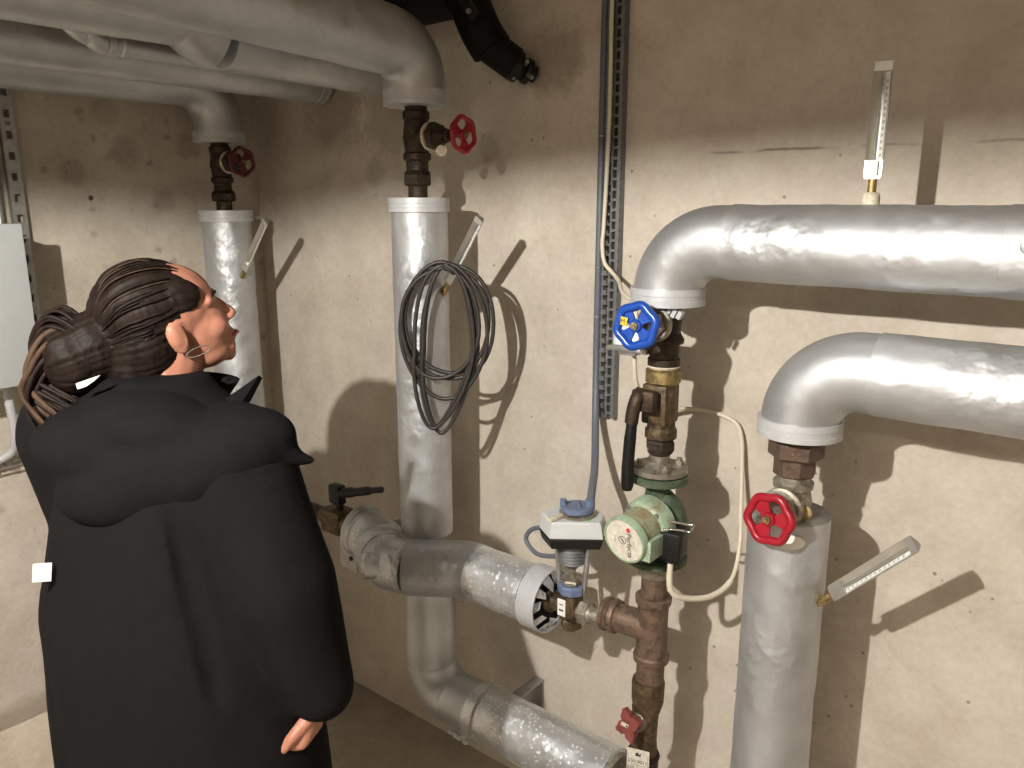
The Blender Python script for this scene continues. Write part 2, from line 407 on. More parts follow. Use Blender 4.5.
# ------------------------------------------------------------------ insulated pipes
def jacket(t, a, b, r, mat='pipe', seams=(), name='jacket'):
    a = V(a); b = V(b); d = (b-a).normalized(); L = (b-a).length
    mb = MB(); prof = [(0, r*.97), (.001, r)]
    k = max(2, int(L/.012))
    prof += [(.001+(L-.002)*i/k, r) for i in range(1, k)] + [(L-.001, r), (L, r*.97)]
    mb.lathe(a, d, prof, 56)
    for v in mb.b.verts:      # hand-beaten sheet: slight unevenness
        q = v.co; ax = a + d*((q-a).dot(d)); rad = q-ax
        if rad.length > 1e-4: v.co = ax + rad*(1 + .022*noise.noise(q*9) + .016*noise.noise(q*26) - .05*max(0, noise.noise(q*17+V((5, 1, 2)))-.34))
    o = mb.build(name, M[mat], t, 50)
    if seams:
        s = MB()
        for q in seams: s.lathe(a+d*(q*L), d, [(-.006, r*1.0), (-.005, r*1.012), (.005, r*1.012), (.006, r*1.0)], 56)
        s.build('seam_band', M[mat], o)
    return o
def elbow(t, pts, r, mat='pipe_smooth', name='elbow'):
    P = pts; rr = [r*1.0]*len(P); mb = MB(); mb.tube(P, [r*1.012]+[r*1.03]*(len(P)-2)+[r*1.012], 56)
    return mb.build(name, M[mat], t, 50)
def endring(t, a, d, L, r, mat='cap', name='end_ring'):
    mb = MB(); mb.lathe(a, d, [(0, r*.55), (0, r), (L*.3, r*1.004), (L*.33, r*.99), (L*.6, r*.99), (L*.63, r*1.004), (L, r), (L, r*.55)], 56, closed=False)
    return mb.build(name, M[mat], t, 30)

# riser in the corner with its overhead run
t = thing('insulated_pipe', (.155, YA, FLOOR), 'upright insulated pipe nearest the corner, topped by a white ring', 'pipe')
jacket(t, (.155, YA, FLOOR), (.155, YA, 1.640), .0745); endring(t, (.155, YA, 1.634), Z_, .034, .0815)
t = thing('insulated_pipe', (.15, -1.5, 2.045), 'lowest overhead insulated pipe, bending down to the corner valve', 'pipe')
jacket(t, (.15, RY, 2.045), (.15, YA-.12, 2.045), .073, 'pipe_dull', (.70,))
elbow(t, arc((.15, YA-.12, 2.045-.12), Z_, Y_, .12)+[(.15, YA, 1.90)], .0715); endring(t, (.15, YA, 1.871), Z_, .033, .0775)
# second overhead pipe into the back wall
t = thing('insulated_pipe', (.38, -1.5, 2.06), 'slim overhead insulated pipe running straight into the back wall', 'pipe')
jacket(t, (.38, RY, 2.085), (.38, -.004, 2.048), .058, 'pipe_dull', (.8,)); endring(t, (.38, -.04, 2.048), Y_, .03, .061, 'pipe_dull')
# thin overhead pipe with a socket elbow
t = thing('insulated_pipe', (.55, -.75, 2.05), 'thin overhead pipe with a small socket elbow between the big pipes', 'pipe')
mb = MB(); mb.cyl((.55, -.73, 2.043), (.55, -.004, 2.03), .020); mb.build('pipe', M['pipe_dull'], t)
mb = MB(); mb.tube(smoothpath([(.55, RY, 2.13), (.55, -.93, 2.115), (.55, -.85, 2.10), (.55, -.80, 2.06), (.55, -.745, 2.043)]), .018, 20); mb.build('pipe', M['pipe_dull'], t)
mb = MB()
mb.lathe((.55, -.745, 2.0435), Y_, [(0, .022), (.004, .027), (.018, .027), (.022, .022), (.034, .022), (.037, .025), (.042, .025), (.045, .021)], 28)
mb.tube(arc((.55, -.745, 2.0735), -Z_, -Y_, .03, 0, 75), .025, 24); mb.ball((.55, -.80, 2.095), (.03, .045, .03)); mb.lathe((.55, -.90, 2.105), Y_, [(0, .021), (.003, .025), (.012, .025), (.015, .02)], 24)
mb.build('socket', M['pipe_dull'], t)
# third big overhead pipe with a downward-bulging elbow
t = thing('insulated_pipe', (.70, -1.5, 2.09), 'overhead insulated pipe with a cut end and bulging elbow, behind the widest pipe', 'pipe')
jacket(t, (.70, RY, 2.112), (.70, -.655, 2.106), .072, 'pipe_dull')
mb = MB(); mb.tube(arc((.70, -.545, 2.165), -Y_, -Z_, .095, -8, 80, 14), .0795, 48); mb.build('elbow', M['pipe_smooth'], t)
mb = MB(); mb.tube([(.70, -.64, 2.175), (.70, -.64, 2.30), (.70, -.64, CEIL-.004)], .074, 40); mb.build('jacket', M['pipe_dull'], t)
jacket(t, (.70, -.54, 2.066), (.70, -.004, 2.050), .068, 'pipe_dull')
# widest overhead pipe dropping to the tall middle riser
t = thing('insulated_pipe', (1.015, -1.5, 2.07), 'foremost overhead insulated pipe, its elbow bending down to the dark valve', 'pipe')
jacket(t, (1.015, RY, 2.280), (1.015, YA-.085, 2.060), .0765, 'pipe', ())
elbow(t, arc((1.015, YA-.09, 2.060-.09), Z_, Y_, .09)+[(1.015, YA, 1.955)], .0725); endring(t, (1.015, YA, 1.920), Z_, .036, .0765)
sc = MB(); sc.cyl((.946, -.25, 1.940), (.932, -.255, 1.939), .003, n=8); sc.build('screw', M['screw'], t)

# tall middle riser, its foot elbow and the floor-level run
t = thing('insulated_pipe', (1.02, YA, FLOOR), 'tall middle insulated riser that bends at its foot and runs right', 'pipe')
jacket(t, (1.02, YA, .822), (1.02, YA, 1.68), .0705); endring(t, (1.02, YA, 1.671), Z_, .034, .0765)
jacket(t, (1.025, YA, .425), (1.025, YA, .73), .0705, 'pipe_dull', name='lower_jacket')
elbow(t, arc((1.025+.088, YA, .346+.088), -X_, -Z_, .088), .070, 'pipe_dull')
jacket(t, (1.11, YA, .346), (1.24, YA, .346), .0715, 'pipe_dull', name='collar_jacket')
jacket(t, (1.20, YA, .346), (1.63, YA, .346), .0760, 'pipe_flaky', (), name='floor_jacket')
mb = MB(); mb.lathe((1.628, YA, .346), X_, [(0, .068), (.012, .06), (.014, .03)], 40); mb.build('insulation', M['insul'], t)
mb = MB()
for k in range(6):
    a = 1.15 + k*.011; mb.ball((a, -.288+.004*math.sin(k*2), .286-.005*math.sin(k*3)), (.010, .008, .007), n=8, m=6)
mb.build('sealant_drip', M['cap'], t)

# middle branch: passes in front of the riser
bz = .765
t = thing('insulated_pipe', (1.2, -.27, bz), 'horizontal insulated branch crossing the middle riser, ending in a white ring', 'pipe')
jacket(t, (1.20, -.25, bz), (1.42, -.25, bz), .0715, 'pipe_flaky')
elbow(t, smoothpath([(1.225, -.25, bz), (1.18, -.256, bz), (1.11, -.300, bz-.002), (1.05, -.338, bz-.002)], 5), .0705, 'pipe')
elbow(t, smoothpath([(1.062, -.333, bz-.002), (1.00, -.346, bz-.002), (.945, -.330, bz), (.885, -.285, bz), (.80, -.262, bz)], 6), .068, 'foil', 'segmented_elbow')
rs = MB()
P = smoothpath([(1.062, -.333, bz-.002), (1.00, -.346, bz-.002), (.945, -.330, bz), (.885, -.285, bz), (.80, -.262, bz)], 6)
for i in range(2, len(P)-1, 4):
    rs.lathe(P[i], P[i+1]-P[i-1], [(-.004, .0700), (-.002, .0718), (.002, .0718), (.004, .0700)], 48)
rs.build('rib', M['foil'], t)
endring(t, (.775, -.26, bz), X_, .026, .074, 'pipe', 'end_ring')
mb = MB(); q = V((.985, -.408, bz+.008)); dd = V((-.62, -.74, .1)).normalized()
mb.lathe(q, dd, [(-.03, .034), (.014, .036), (.014, .0335), (.0, .0325), (-.012, .0)], 32); mb.build('stub', M['foil'], t)
mb = MB(); mb.lathe((1.405, -.25, bz), X_, [(0, .071), (0, .0775), (.052, .0775), (.052, .074), (.004, .073)], 56, closed=True); mb.build('end_ring', M['cap'], t, 30)
mb = MB(); mb.cyl((1.40, -.25, bz), (1.446, -.25, bz), .0725); mb.build('insulation', M['black_rubber'], t)
random.seed(21)
for k in range(11):
    a = 2*PI*k/11+.2; c, s_ = math.cos(a), math.sin(a); mb = MB(); j = random.uniform(-.010, .010); w_ = random.uniform(.010, .019)
    rad = V((0, c, s_)); ta = V((0, -s_, c)); o0 = V((1.450, -.25, bz))
    p = [o0+rad*.073+ta*w_, o0+rad*.073-ta*w_, o0+V((.010+j, 0, 0))+rad*(.046+j)-ta*w_*.7, o0+V((.016+j, 0, 0))+rad*(.044-j*.6)+ta*w_*.4]
    vs = [mb.b.verts.new(q) for q in p]+[mb.b.verts.new(q+V((.0015, 0, 0))) for q in p]
    mb.skin([vs[:4], vs[4:]]); mb.build('foil_flap', M['foil'], t, 0)

# upper right run and its elbow
t = thing('insulated_pipe', (3, YA, 1.62), 'upper right insulated pipe with a thermometer standing on it', 'pipe')
jacket(t, (1.848, YA, 1.622), (2.297, YA, 1.622), .0700); jacket(t, (2.290, YA, 1.622), (RX-.005, YA, 1.622), .0715)
elbow(t, arc((1.718+.105, YA, 1.622-.105), -X_, Z_, .105)+[(1.848, YA, 1.622), (1.862, YA, 1.622)], .0665); endring(t, (1.718, YA, 1.497), Z_, .034, .0745)
mb = MB(); mb.lathe((2.326, YA-.069, 1.635), -Y_, [(0, .012), (.002, .012), (.0035, .009), (.0045, .003)], 24); mb.build('rivet', M['pipe'], t)
# lower right run and its elbow
t = thing('insulated_pipe', (3, YA, 1.41), 'lower right insulated pipe with crumpled dents, bending down to the red wheel', 'pipe')
jacket(t, (2.126, YA, 1.408), (RX-.005, YA, 1.408), .0715)
elbow(t, arc((2.0+.105, YA, 1.408-.105), -X_, Z_, .105)+[(2.126, YA, 1.408), (2.140, YA, 1.408)], .0680); endring(t, (2.0, YA, 1.279), Z_, .032, .0755)
# right riser
t = thing('insulated_pipe', (1.995, YA, FLOOR), 'thick insulated riser at lower right, below the red handwheel valve', 'pipe')
jacket(t, (1.995, YA, FLOOR), (1.995, YA, 1.124), .0745)
mb = MB(); mb.lathe((1.995, YA, 1.1225), Z_, [(0, .072), (.003, .073), (.0045, .071)], 56); mb.build('top_disc', M['steel'], t)
mb = MB(); x, y, d = frame(V((.05, -1, -.02)))
mb.b.free(); mb = MB(); rg = []
for dz_, r_ in ((0, .026), (.0015, .025)):
    ring = []
    for i in range(24):
        a = 2*PI*i/24; aa = -PI/2 + .40 + r_*math.cos(a)/.0752; R_ = .0762+dz_
        ring.append(mb.b.verts.new((1.995+R_*math.cos(aa), YA+R_*math.sin(aa), 1.094+r_*.55*math.sin(a))))
    rg.append(ring)
mb.skin(rg); mb.build('white_patch', M['paper'], t)

# ------------------------------------------------------------------ handwheels and gate valves
def handwheel(t, c, n, R, mat, holes=3, rot=0, rim=.0058, thick=.007, web=.62):
    x, y, n = frame(n); c = V(c)
    x, y = x*math.cos(rot)+y*math.sin(rot), -x*math.sin(rot)+y*math.cos(rot)
    def rr(a): return R*(1+.045*math.cos(6*a))
    mb = MB(); mb.tube([c + (x*math.cos(a)+y*math.sin(a))*(rr(a)-rim) for a in [2*PI*i/72 for i in range(72)]], rim, 12, closed=True)
    mb.lathe(c-n*.010, n, [(0, R*.24), (.002, R*.27), (.014, R*.27), (.017, R*.22)], 28)
    for k in range(holes):       # spokes: fanned web between oval holes
        a0 = 2*PI*k/holes; hw = PI/holes*web
        pts = []
        for q in range(7): 
            a = a0 - hw*.95 + 2*hw*.95*q/6; pts.append((R*.22*math.cos(a), R*.22*math.sin(a)))
        for q in range(9):
            a = a0 + hw - 2*hw*q/8; pts.append(((rr(a)-rim)*math.cos(a), (rr(a)-rim)*math.sin(a)))
        # pinch the flanks so the holes read as ovals
        mid = [((R*.60)*math.cos(a0+hw*.66), (R*.60)*math.sin(a0+hw*.66)), ((R*.60)*math.cos(a0-hw*.66), (R*.60)*math.sin(a0-hw*.66))]
        pts = pts[:7] + [mid[0]] + pts[7:] + [mid[1]]
        mb.prism(pts, x, y, c-n*.001, thick*.7)
    h = mb.build('handwheel', M[mat], t, 40)
    nb = MB(); nb.hexn(c+n*.005, n, .007, R*.17); nb.cyl(c+n*.010, c+n*.016, R*.08, n=12); nb.build('wheel_nut', M['brass'], h)
    return h
def vbody(t, c, prof, mat, name='body', n=40):
    mb = MB(); mb.lathe((c[0], c[1], 0), Z_, prof, n); return mb.build(name, M[mat], t, 30)

# corner riser valve (1.655 .. 1.895)
def riser_valve(cx, z0, z1, wheel_x, wheel_z, R, mat, label, seal):
    t = thing('gate_valve', (cx, YA, z0), label, 'valve', 'gate valves with handwheels')
    H = z1-z0; f = lambda k: z0+H*k
    vbody(t, (cx, YA), [(f(0), .024), (f(.13), .024)], 'bronze_dark', 'pipe_stub')
    mb = MB(); mb.hexn((cx, YA, f(.13)), Z_, H*.14, .037, .3); mb.lathe((cx, YA, f(.27)), Z_, [(0, .034), (H*.03, .027), (H*.14, .027)], 32); mb.build('union_nut', M['bronze_dark'], t, 30)
    mb = MB(); mb.lathe((cx, YA, 0), Z_, [(f(.40), .029), (f(.42), .034), (f(.48), .034), (f(.50), .029), (f(.66), .0335), (f(.84), .029), (f(.86), .033), (f(.93), .033), (f(.95), .027), (f(1), .027)], 36)
    zc = wheel_z; mb.lathe((cx, YA, zc), X_, [(0, .026), (.045, .026)], 28); mb.build('body', M['bronze_dark'], t, 30)
    mb = MB(); mb.lathe((cx+.042, YA, zc), X_, [(0, .030), (.004, .034), (.009, .033), (.011, .028)], 28); mb.build('seal', M['hemp'] if seal else M['bronze'], t)
    mb = MB(); mb.hexn((cx+.052, YA, zc), X_, .024, .034, .2); mb.lathe((cx+.075, YA, zc), X_, [(0, .026), (.02, .018), (.024, .017)], 28); mb.hexn((cx+.098, YA, zc), X_, .014, .016)
    mb.cyl((cx+.11, YA, zc), (wheel_x, YA, zc), .006); mb.build('bonnet', M['bronze_dark'], t, 30)
    handwheel(t, (wheel_x, YA, wheel_z), X_, R, mat, 3, .35)
    return t
t = riser_valve(.15, 1.668, 1.873, .264, 1.812, .045, 'red_dark', 'dark bronze gate valve with dark red wheel over the corner riser', True)
t = riser_valve(1.018, 1.705, 1.922, 1.172, 1.848, .044, 'red', 'dark bronze gate valve with red wheel over the tall middle riser', True)
mb = MB(); mb.lathe((1.125, YA-.025, 1.812), V((.5, -.8, .1)), [(0, .013), (.002, .013), (.0025, .004)], 20); o = mb.build('paint_disc', M['hemp'], t)

# right riser valve
rx_ = 1.997
t = thing('gate_valve', (rx_, YA, 1.12), 'brown and grey gate valve with bright red handwheel on the right riser', 'valve', 'gate valves with handwheels')
mb = MB(); mb.lathe((rx_, YA, 1.234), Z_, [(0, .046), (.004, .050), (.030, .050), (.037, .044), (.046, .032)], 6, .25); mb.lathe((rx_, YA, 1.200), Z_, [(0, .036), (.003, .039), (.034, .039)], 8, .2); mb.build('union_nut', M['rust_brown'], t, 25)
mb = MB(); mb.lathe((rx_, YA, 0), Z_, [(1.126, .036), (1.135, .034), (1.150, .036), (1.165, .033), (1.172, .030), (1.176, .036), (1.186, .037), (1.192, .031), (1.202, .031)], 36)
mb.lathe((rx_, YA, 1.147), -Y_, [(0, .031), (.045, .031)], 30); mb.build('body', M['nickel'], t, 30)
mb = MB(); mb.lathe((rx_, YA-.040, 1.147), -Y_, [(0, .036), (.004, .039), (.014, .039), (.017, .034)], 36); mb.hexn((rx_, YA-.055, 1.147), -Y_, .018, .033, .2)
mb.lathe((rx_, YA-.072, 1.147), -Y_, [(0, .022), (.012, .015), (.024, .013)], 24); mb.cyl((rx_, YA-.09, 1.147), (rx_, YA-.112, 1.145), .006); mb.build('bonnet', M['nickel'], t, 30)
handwheel(t, (rx_, YA-.110, 1.145), V((-.12, -1, .12)), .048, 'red', 3, .9, .0078, web=.74)
mb = MB(); mb.lathe((rx_+.034, YA-.030, 1.141), V((.25, -1, .25)), [(0, .014), (.003, .014), (.004, .011)], 20); mb.build('plug', M['brass'], t)

# stack below upper right elbow: blue valve
cx = 1.716
t = thing('gate_valve', (cx, YA, 1.36), 'dark gate valve with a blue handwheel under the upper right elbow', 'valve', 'gate valves with handwheels')
mb = MB(); mb.lathe((cx, YA, 0), Z_, [(1.372, .033), (1.386, .033), (1.388, .030), (1.415, .030), (1.418, .038), (1.426, .039), (1.434, .034), (1.44, .031), (1.47, .033), (1.485, .031), (1.497, .031)], 40)
mb.lathe((cx, YA, 1.462), -Y_, [(0, .027), (.040, .027)], 30); mb.build('body', M['bronze_dark'], t, 30)
mb = MB(); mb.lathe((cx, YA-.038, 1.462), -Y_, [(0, .034), (.003, .037), (.012, .037), (.015, .033)], 36); mb.hexn((cx, YA-.053, 1.462), -Y_, .016, .030, .2)
mb.lathe((cx, YA-.069, 1.462), -Y_, [(0, .022), (.014, .014), (.024, .013)], 24); mb.cyl((cx, YA-.09, 1.463), (cx, YA-.118, 1.465), .006); mb.build('bonnet', M['nickel'], t, 30)
h = handwheel(t, (cx, YA-.116, 1.466), V((.10, -1, .10)), .047, 'blue', 4, .75, .0088, web=.86)
mb = MB(); mb.box((cx-.024, YA-.124, 1.474), (.017, .002, .016), Matrix.Rotation(.15, 3, 'Y'), .0006); o = mb.build('yellow_tag', M['yellow'], h, 30)
mb = MB(); text_into(mb, 'M', (cx-.024, YA-.1255, 1.474), X_, Z_, .012); mb.build('tag_letter', M['ink'], h, 0)
mb = MB()
for k in range(3): mb.box((cx+.028+k*.012, YA-.040, 1.487-.002*k), (.008, .012, .016), Matrix.Rotation(.5, 3, 'Y'))
mb.build('tape_strip', M['cap'], t, 0)
# strapped sensor beside the blue valve
t = thing('sensor_box', (1.63, -.21, 1.39), 'small grey sensor box with white label behind the blue handwheel', 'sensor')
mb = MB(); mb.box((1.640, -.225, 1.425), (.078, .035, .045), bev=.003); mb.build('housing', M['grey_box'], t, 30)
mb = MB(); mb.box((1.640, -.228, 1.397), (.094, .046, .011), bev=.002); mb.box((1.635, -.228, 1.388), (.04, .03, .008), bev=.001); mb.build('foot', M['steel'], t, 30)
mb = MB(); mb.box((1.640, -.2435, 1.423), (.062, .001, .034)); mb.build('label_sticker', M['paper'], t, 0)
# coupling and ball valve
t = thing('pipe_union', (cx, YA, 1.335), 'worn brass union ring between blue valve and ball valve', 'pipe fitting')
mb = MB(); mb.lathe((cx, YA, 0), Z_, [(1.333, .031), (1.338, .036), (1.362, .036), (1.367, .030), (1.371, .030)], 40); mb.build('ring', M['brass'], t, 30)
mb = MB(); mb.lathe((cx, YA, 1.366), Z_, [(0, .031), (.004, .034), (.008, .032), (.010, .029)], 30); mb.build('seal', M['hemp'], t)
t = thing('ball_valve', (cx, YA, 1.20), 'dark ball valve with long black lever hanging down, above the pump', 'valve')
mb = MB(); mb.lathe((cx, YA, 0), Z_, [(1.214, .026), (1.220, .033), (1.236, .033), (1.242, .029), (1.332, .029)], 36)
mb.box((cx-.004, YA, 1.292), (.056, .060, .084), bev=.005); mb.build('body', M['bronze'], t, 30)
mb = MB(); mb.cyl((cx-.01, YA-.02, 1.30), (cx-.01, YA-.052, 1.30), .016); mb.build('gland', M['bronze_dark'], t, 30)
mb = MB(); mb.tube(smoothpath([(cx-.020, YA-.052, 1.322), (cx-.022, YA-.066, 1.31), (cx-.026, YA-.072, 1.285), (cx-.028, YA-.074, 1.26)], 4), .014, 12)
for v in mb.b.verts: pass
mb.box((cx-.012, YA-.052, 1.305), (.052, .024, .045), bev=.006); mb.build('lever_head', M['bronze_dark'], t, 40)
mb = MB(); pts = smoothpath([(cx-.026, YA-.070, 1.285), (cx-.028, YA-.076, 1.23), (cx-.030, YA-.078, 1.17), (cx-.030, YA-.078, 1.118)], 4); mb.tube(pts, [.0115]*4+[.0125]*4+[.013]*(len(pts)-9)+[.010], 14)
mb.build('lever', M['black'], t, 40)
t = thing('pipe_union', (cx, YA, 1.145), 'dark hexagonal union between ball valve and pump flange', 'pipe fitting')
mb = MB(); mb.hexn((cx, YA, 1.190), Z_, .024, .031, .4); mb.lathe((cx, YA, 1.182), Z_, [(0, .022), (.004, .026), (.010, .026)], 30); mb.build('nut', M['bronze_dark'], t, 30)
mb = MB(); mb.lathe((cx, YA, 1.156), Z_, [(0, .030), (.008, .021), (.030, .021)], 30); mb.build('neck', M['nickel'], t, 40)

# ------------------------------------------------------------------ circulation pump
t = thing('circulation_pump', (cx, YA, .91), 'green circulation pump with round motor face and black terminal box', 'pump')
def flange(z0, th, r, mat, name, boltz=None, n=4):
    mb = MB(); mb.lathe((cx, YA, z0), Z_, [(0, r-.003), (.002, r), (th-.002, r), (th, r-.003)], 48); f = mb.build(name, M[mat], t, 30)
    return f
f = flange(1.143, .014, .059, 'nickel', 'flange')
for k in range(4):
    a = PI/4 + PI/2*k; c = V((cx+.043*math.cos(a), YA+.043*math.sin(a), 1.156)); mb = MB()
    mb.hexn(c, Z_, .009, .011, .2); mb.cyl(c, c+V((0, 0, .016)), .006, n=12); mb.build('bolt', M['nickel'], t, 30)
flange(1.124, .017, .062, 'green_dark', 'flange'); flange(.944, .014, .068, 'green_dark', 'flange')
mb = MB()
mb.lathe((cx, YA, .955), Z_, [(0, .030), (.02, .026), (.04, .030), (.12, .030), (.15, .026), (.172, .030)], 36)
pts = []
mb.ball((cx+.012, YA, 1.040), (.056, .036, .062)); mb.lathe((cx, YA-.010, 1.042), -Y_, [(0, .052), (.022, .052)], 40)
mb.tube(smoothpath([(cx+.0, YA, 1.10), (cx+.034, YA+.004, 1.07), (cx+.046, YA+.004, 1.03), (cx+.034, YA+.004, .985), (cx, YA, .96)]), [.020]*16+[.026]*17, 20)
mb.build('volute', M['green_dark'], t, 50)
mo = V((cx+.008, YA-.026, 1.048)); md = V((-.10, -1, -.16)).normalized()
mb = MB(); mb.lathe(mo, md, [(0, .050), (.003, .055), (.030, .055), (.036, .050), (.040, .046)], 48); mt = mb.build('motor_flange', M['green_lt'], t, 40)
for k in range(4):
    a = PI/4+PI/2*k; x, y, _ = frame(md); c = mo + (x*math.cos(a)+y*math.sin(a))*.047 + md*.036; q = MB(); q.cyl(c, c+md*.006, .005, n=10); q.build('screw', M['steel'], mt, 30)
mb = MB(); mb.lathe(mo, md, [(.036, .045), (.092, .045)], 48); mb.build('motor_housing', M['green_dirty'], t, 40)
mb = MB(); mb.lathe(mo, md, [(.088, .047), (.092, .0505), (.104, .0505), (.108, .0485), (.108, .0455), (.105, .045)], 48)
x, y, _ = frame(md); mb.prism([(-.048, -.045), (-.006, -.049), (-.006, -.02), (-.048, -.012)], x, y, mo+md*.094, .016) if False else None
mb.box(mo+md*.062+V((.038, 0, -.020)), (.030, .076, .044), bev=.002); cowl = mb.build('motor_cap', M['green_lt'], t, 35)
fc = mo+md*.1052
mb = MB(); mb.lathe(fc, md, [(0, .0450), (.0008, .0450)], 48); pl = mb.build('name_plate', M['plate'], t, 30)
# plate writing (runs from top to bottom)
fx = md.cross(Z_).normalized(); fx = -fx if fx.x < 0 else fx; fz = Z_ - md*Z_.dot(md); fz.normalize()
rx, ry = -fz, fx        # text reading direction: downward
f0 = fc + md*.0011
mb = MB(); text_into(mb, 'Perfecta', f0 + fx*.0125 - fz*.008, rx, ry, .0170); mb.lathe(f0-fx*.004, md, [(0, .0092), (.0005, .0092), (.0005, .0080), (0, .0080)], 32, closed=True)
mb.box(f0-fx*.004+md*.0002, (.012, .0006, .0022), Matrix.Rotation(.9, 3, 'Y')); mb.build('lettering', M['ink'], pl, 0)
mb = MB(); mb.lathe(f0+fx*.0125+fz*.027, md, [(0, .0050), (.0006, .0050)], 24); mb.build('maker_dot', M['ink_red'], pl, 0)
random.seed(3)
for cxx, n_ in ((-.022, 5), (.024, 4)):
    mb = MB(); mb.box(f0+fx*cxx+fz*(.004), (.0014, .0005, .006*n_), Matrix.Rotation(-.06, 3, 'X')); mb.build('small_print', M['ink_faint'], pl, 0)
mb = MB(); tb = V((cx+.058, YA-.046, 1.016)); mb.box(tb, (.056, .054, .058), Matrix.Rotation(.15, 3, 'Z'), .004); mb.box(tb+V((0, 0, -.034)), (.030, .030, .016), bev=.004); bx = mb.build('terminal_box', M['black'], t, 30)
mb = MB()
for s_ in (0, .022):
    a = tb+V((-.042+s_*.2, -.036+s_*.3, .034+s_*.8)); b = tb+V((.030+s_*.2, -.004+s_*.5, .034+s_*.5)); mb.tube([a, b], .0028, 10)
a = tb+V((.030, -.004, .034)); b = tb+V((.0344, .007, .045)); mb.tube(smoothpath([a, a+V((.012, .001, .001)), b+V((.010, .002, 0)), b]), .0022, 10)
mb.build('wire_clip', M['chrome'], t)
mb = MB(); mb.lathe((cx, YA, .905), Z_, [(0, .030), (.008, .036), (.022, .038), (.043, .054)], 36); mb.build('union_nut', M['nickel'], t, 40)
# pump cable
cab = smoothpath([(1.774, -.272, .975), (1.774, -.274, .945), (1.777, -.27, .906), (1.794, -.245, .884), (1.826, -.18, .872), (1.845, -.12, .895), (1.838, -.07, .96), (1.824, -.045, 1.04), (1.812, -.025, 1.12), (1.804, -.018, 1.18), (1.788, -.014, 1.212), (1.75, -.012, 1.226), (1.70, -.016, 1.230), (1.655, -.06, 1.238), (1.640, -.13, 1.262), (1.636, -.195, 1.31), (1.636, -.212, 1.386)])
k = len(cab); tag(MB().tube(cab, [.0065 if i < 40 else .0048 for i in range(k)], 12).build('cable', M['white_cable'], None), 'cream cable looping from the pump terminal box up the wall to the sensor box', 'cable')

# ------------------------------------------------------------------ rusty tee and lower fittings
t = thing('pipe_tee', (cx, YA, .70), 'rusty brown threaded tee below the green pump', 'pipe fitting')
mb = MB(); mb.lathe((cx, YA, 0), Z_, [(.700, .034), (.703, .039), (.716, .040), (.720, .036), (.76, .034), (.80, .033), (.838, .034), (.843, .039), (.857, .040), (.860, .035)], 40)
mb.lathe((cx, YA, .778), V((-1, -.03, -.02)), [(0, .033), (.05, .033), (.083, .032), (.086, .038), (.096, .040), (.100, .036), (.108, .034), (.111, .039), (.121, .038), (.124, .030)], 40); mb.build('body', M['rusty'], t, 30)
mb = MB(); mb.cyl((cx, YA, .858), (cx, YA, .908), .028); mb.build('nipple', M['rusty'], t)
t = thing('pipe_coupling', (cx-.004, YA, .52), 'brown threaded pipe and brass reducer under the rusty tee', 'pipe fitting')
mb = MB(); mb.cyl((cx-.001, YA, .648), (cx, YA, .702), .031); mb.build('nipple', M['rusty'], t)
mb = MB(); mb.lathe((cx-.004, YA, 0), Z_, [(.575, .030), (.600, .036), (.645, .037), (.652, .035), (.653, .031)], 40); mb.build('reducer', M['bronze'], t, 40)
mb = MB(); mb.lathe((cx-.008, YA, 0), Z_, [(.455, .031), (.50, .028), (.54, .029), (.580, .031)], 40); mb.build('valve_body', M['bronze'], t, 40)
mb = MB(); mb.lathe((cx-.010, YA, 0), Z_, [(.312, .03), (.33, .036), (.40, .036), (.445, .036), (.455, .039), (.462, .036)], 36); mb.lathe((cx-.01, YA, .346), -X_, [(0, .033), (.07, .033), (.073, .038), (.09, .038)], 36); mb.build('elbow_fitting', M['bronze_dark'], t, 30)
t = thing('drain_valve', (cx-.008, YA-.02, .52), 'small drain valve with star shaped dull red handle at bottom edge', 'valve')
mb = MB(); mb.lathe((cx-.010, YA-.012, .552), V((-.12, -1, .20)), [(0, .022), (.022, .022), (.024, .018), (.04, .018)], 24); mb.hexn(V((cx-.010, YA-.012, .552))+V((-.12, -1, .20)).normalized()*.024, V((-.12, -1, .20)), .016, .024); mb.build('body', M['nickel'], t, 30)
x, y, d = frame(V((-.12, -1, .20))); c = V((cx-.010, YA-.012, .552))+d*.048
pts = []
for i in range(40):
    a = 2*PI*i/40; pts.append(((.026+.009*math.cos(4*a-.3)**3)*math.cos(a+.95), (.030+.010*math.cos(4*a-.3)**3)*math.sin(a+.95)))
mb = MB(); mb.prism(pts, x, y, c, .014)
bmesh.ops.bevel(mb.b, geom=[e for e in mb.b.edges if e.calc_face_angle(0) > 1], offset=.003, segments=2, affect='EDGES')
hd = mb.build('handle', M['red_old'], t, 40)
mb = MB(); mb.box(c+d*.0078, (.028, .0012, .009), Matrix.Rotation(.34, 3, 'Z') @ Matrix.Rotation(.35, 3, 'Y')); st = mb.build('handle_plate', M['hemp'], hd, 0)
mb = MB(); mb.cyl(c+d*.008, c+d*.0095, .002, n=12); mb.build('screw', M['ink'], hd)
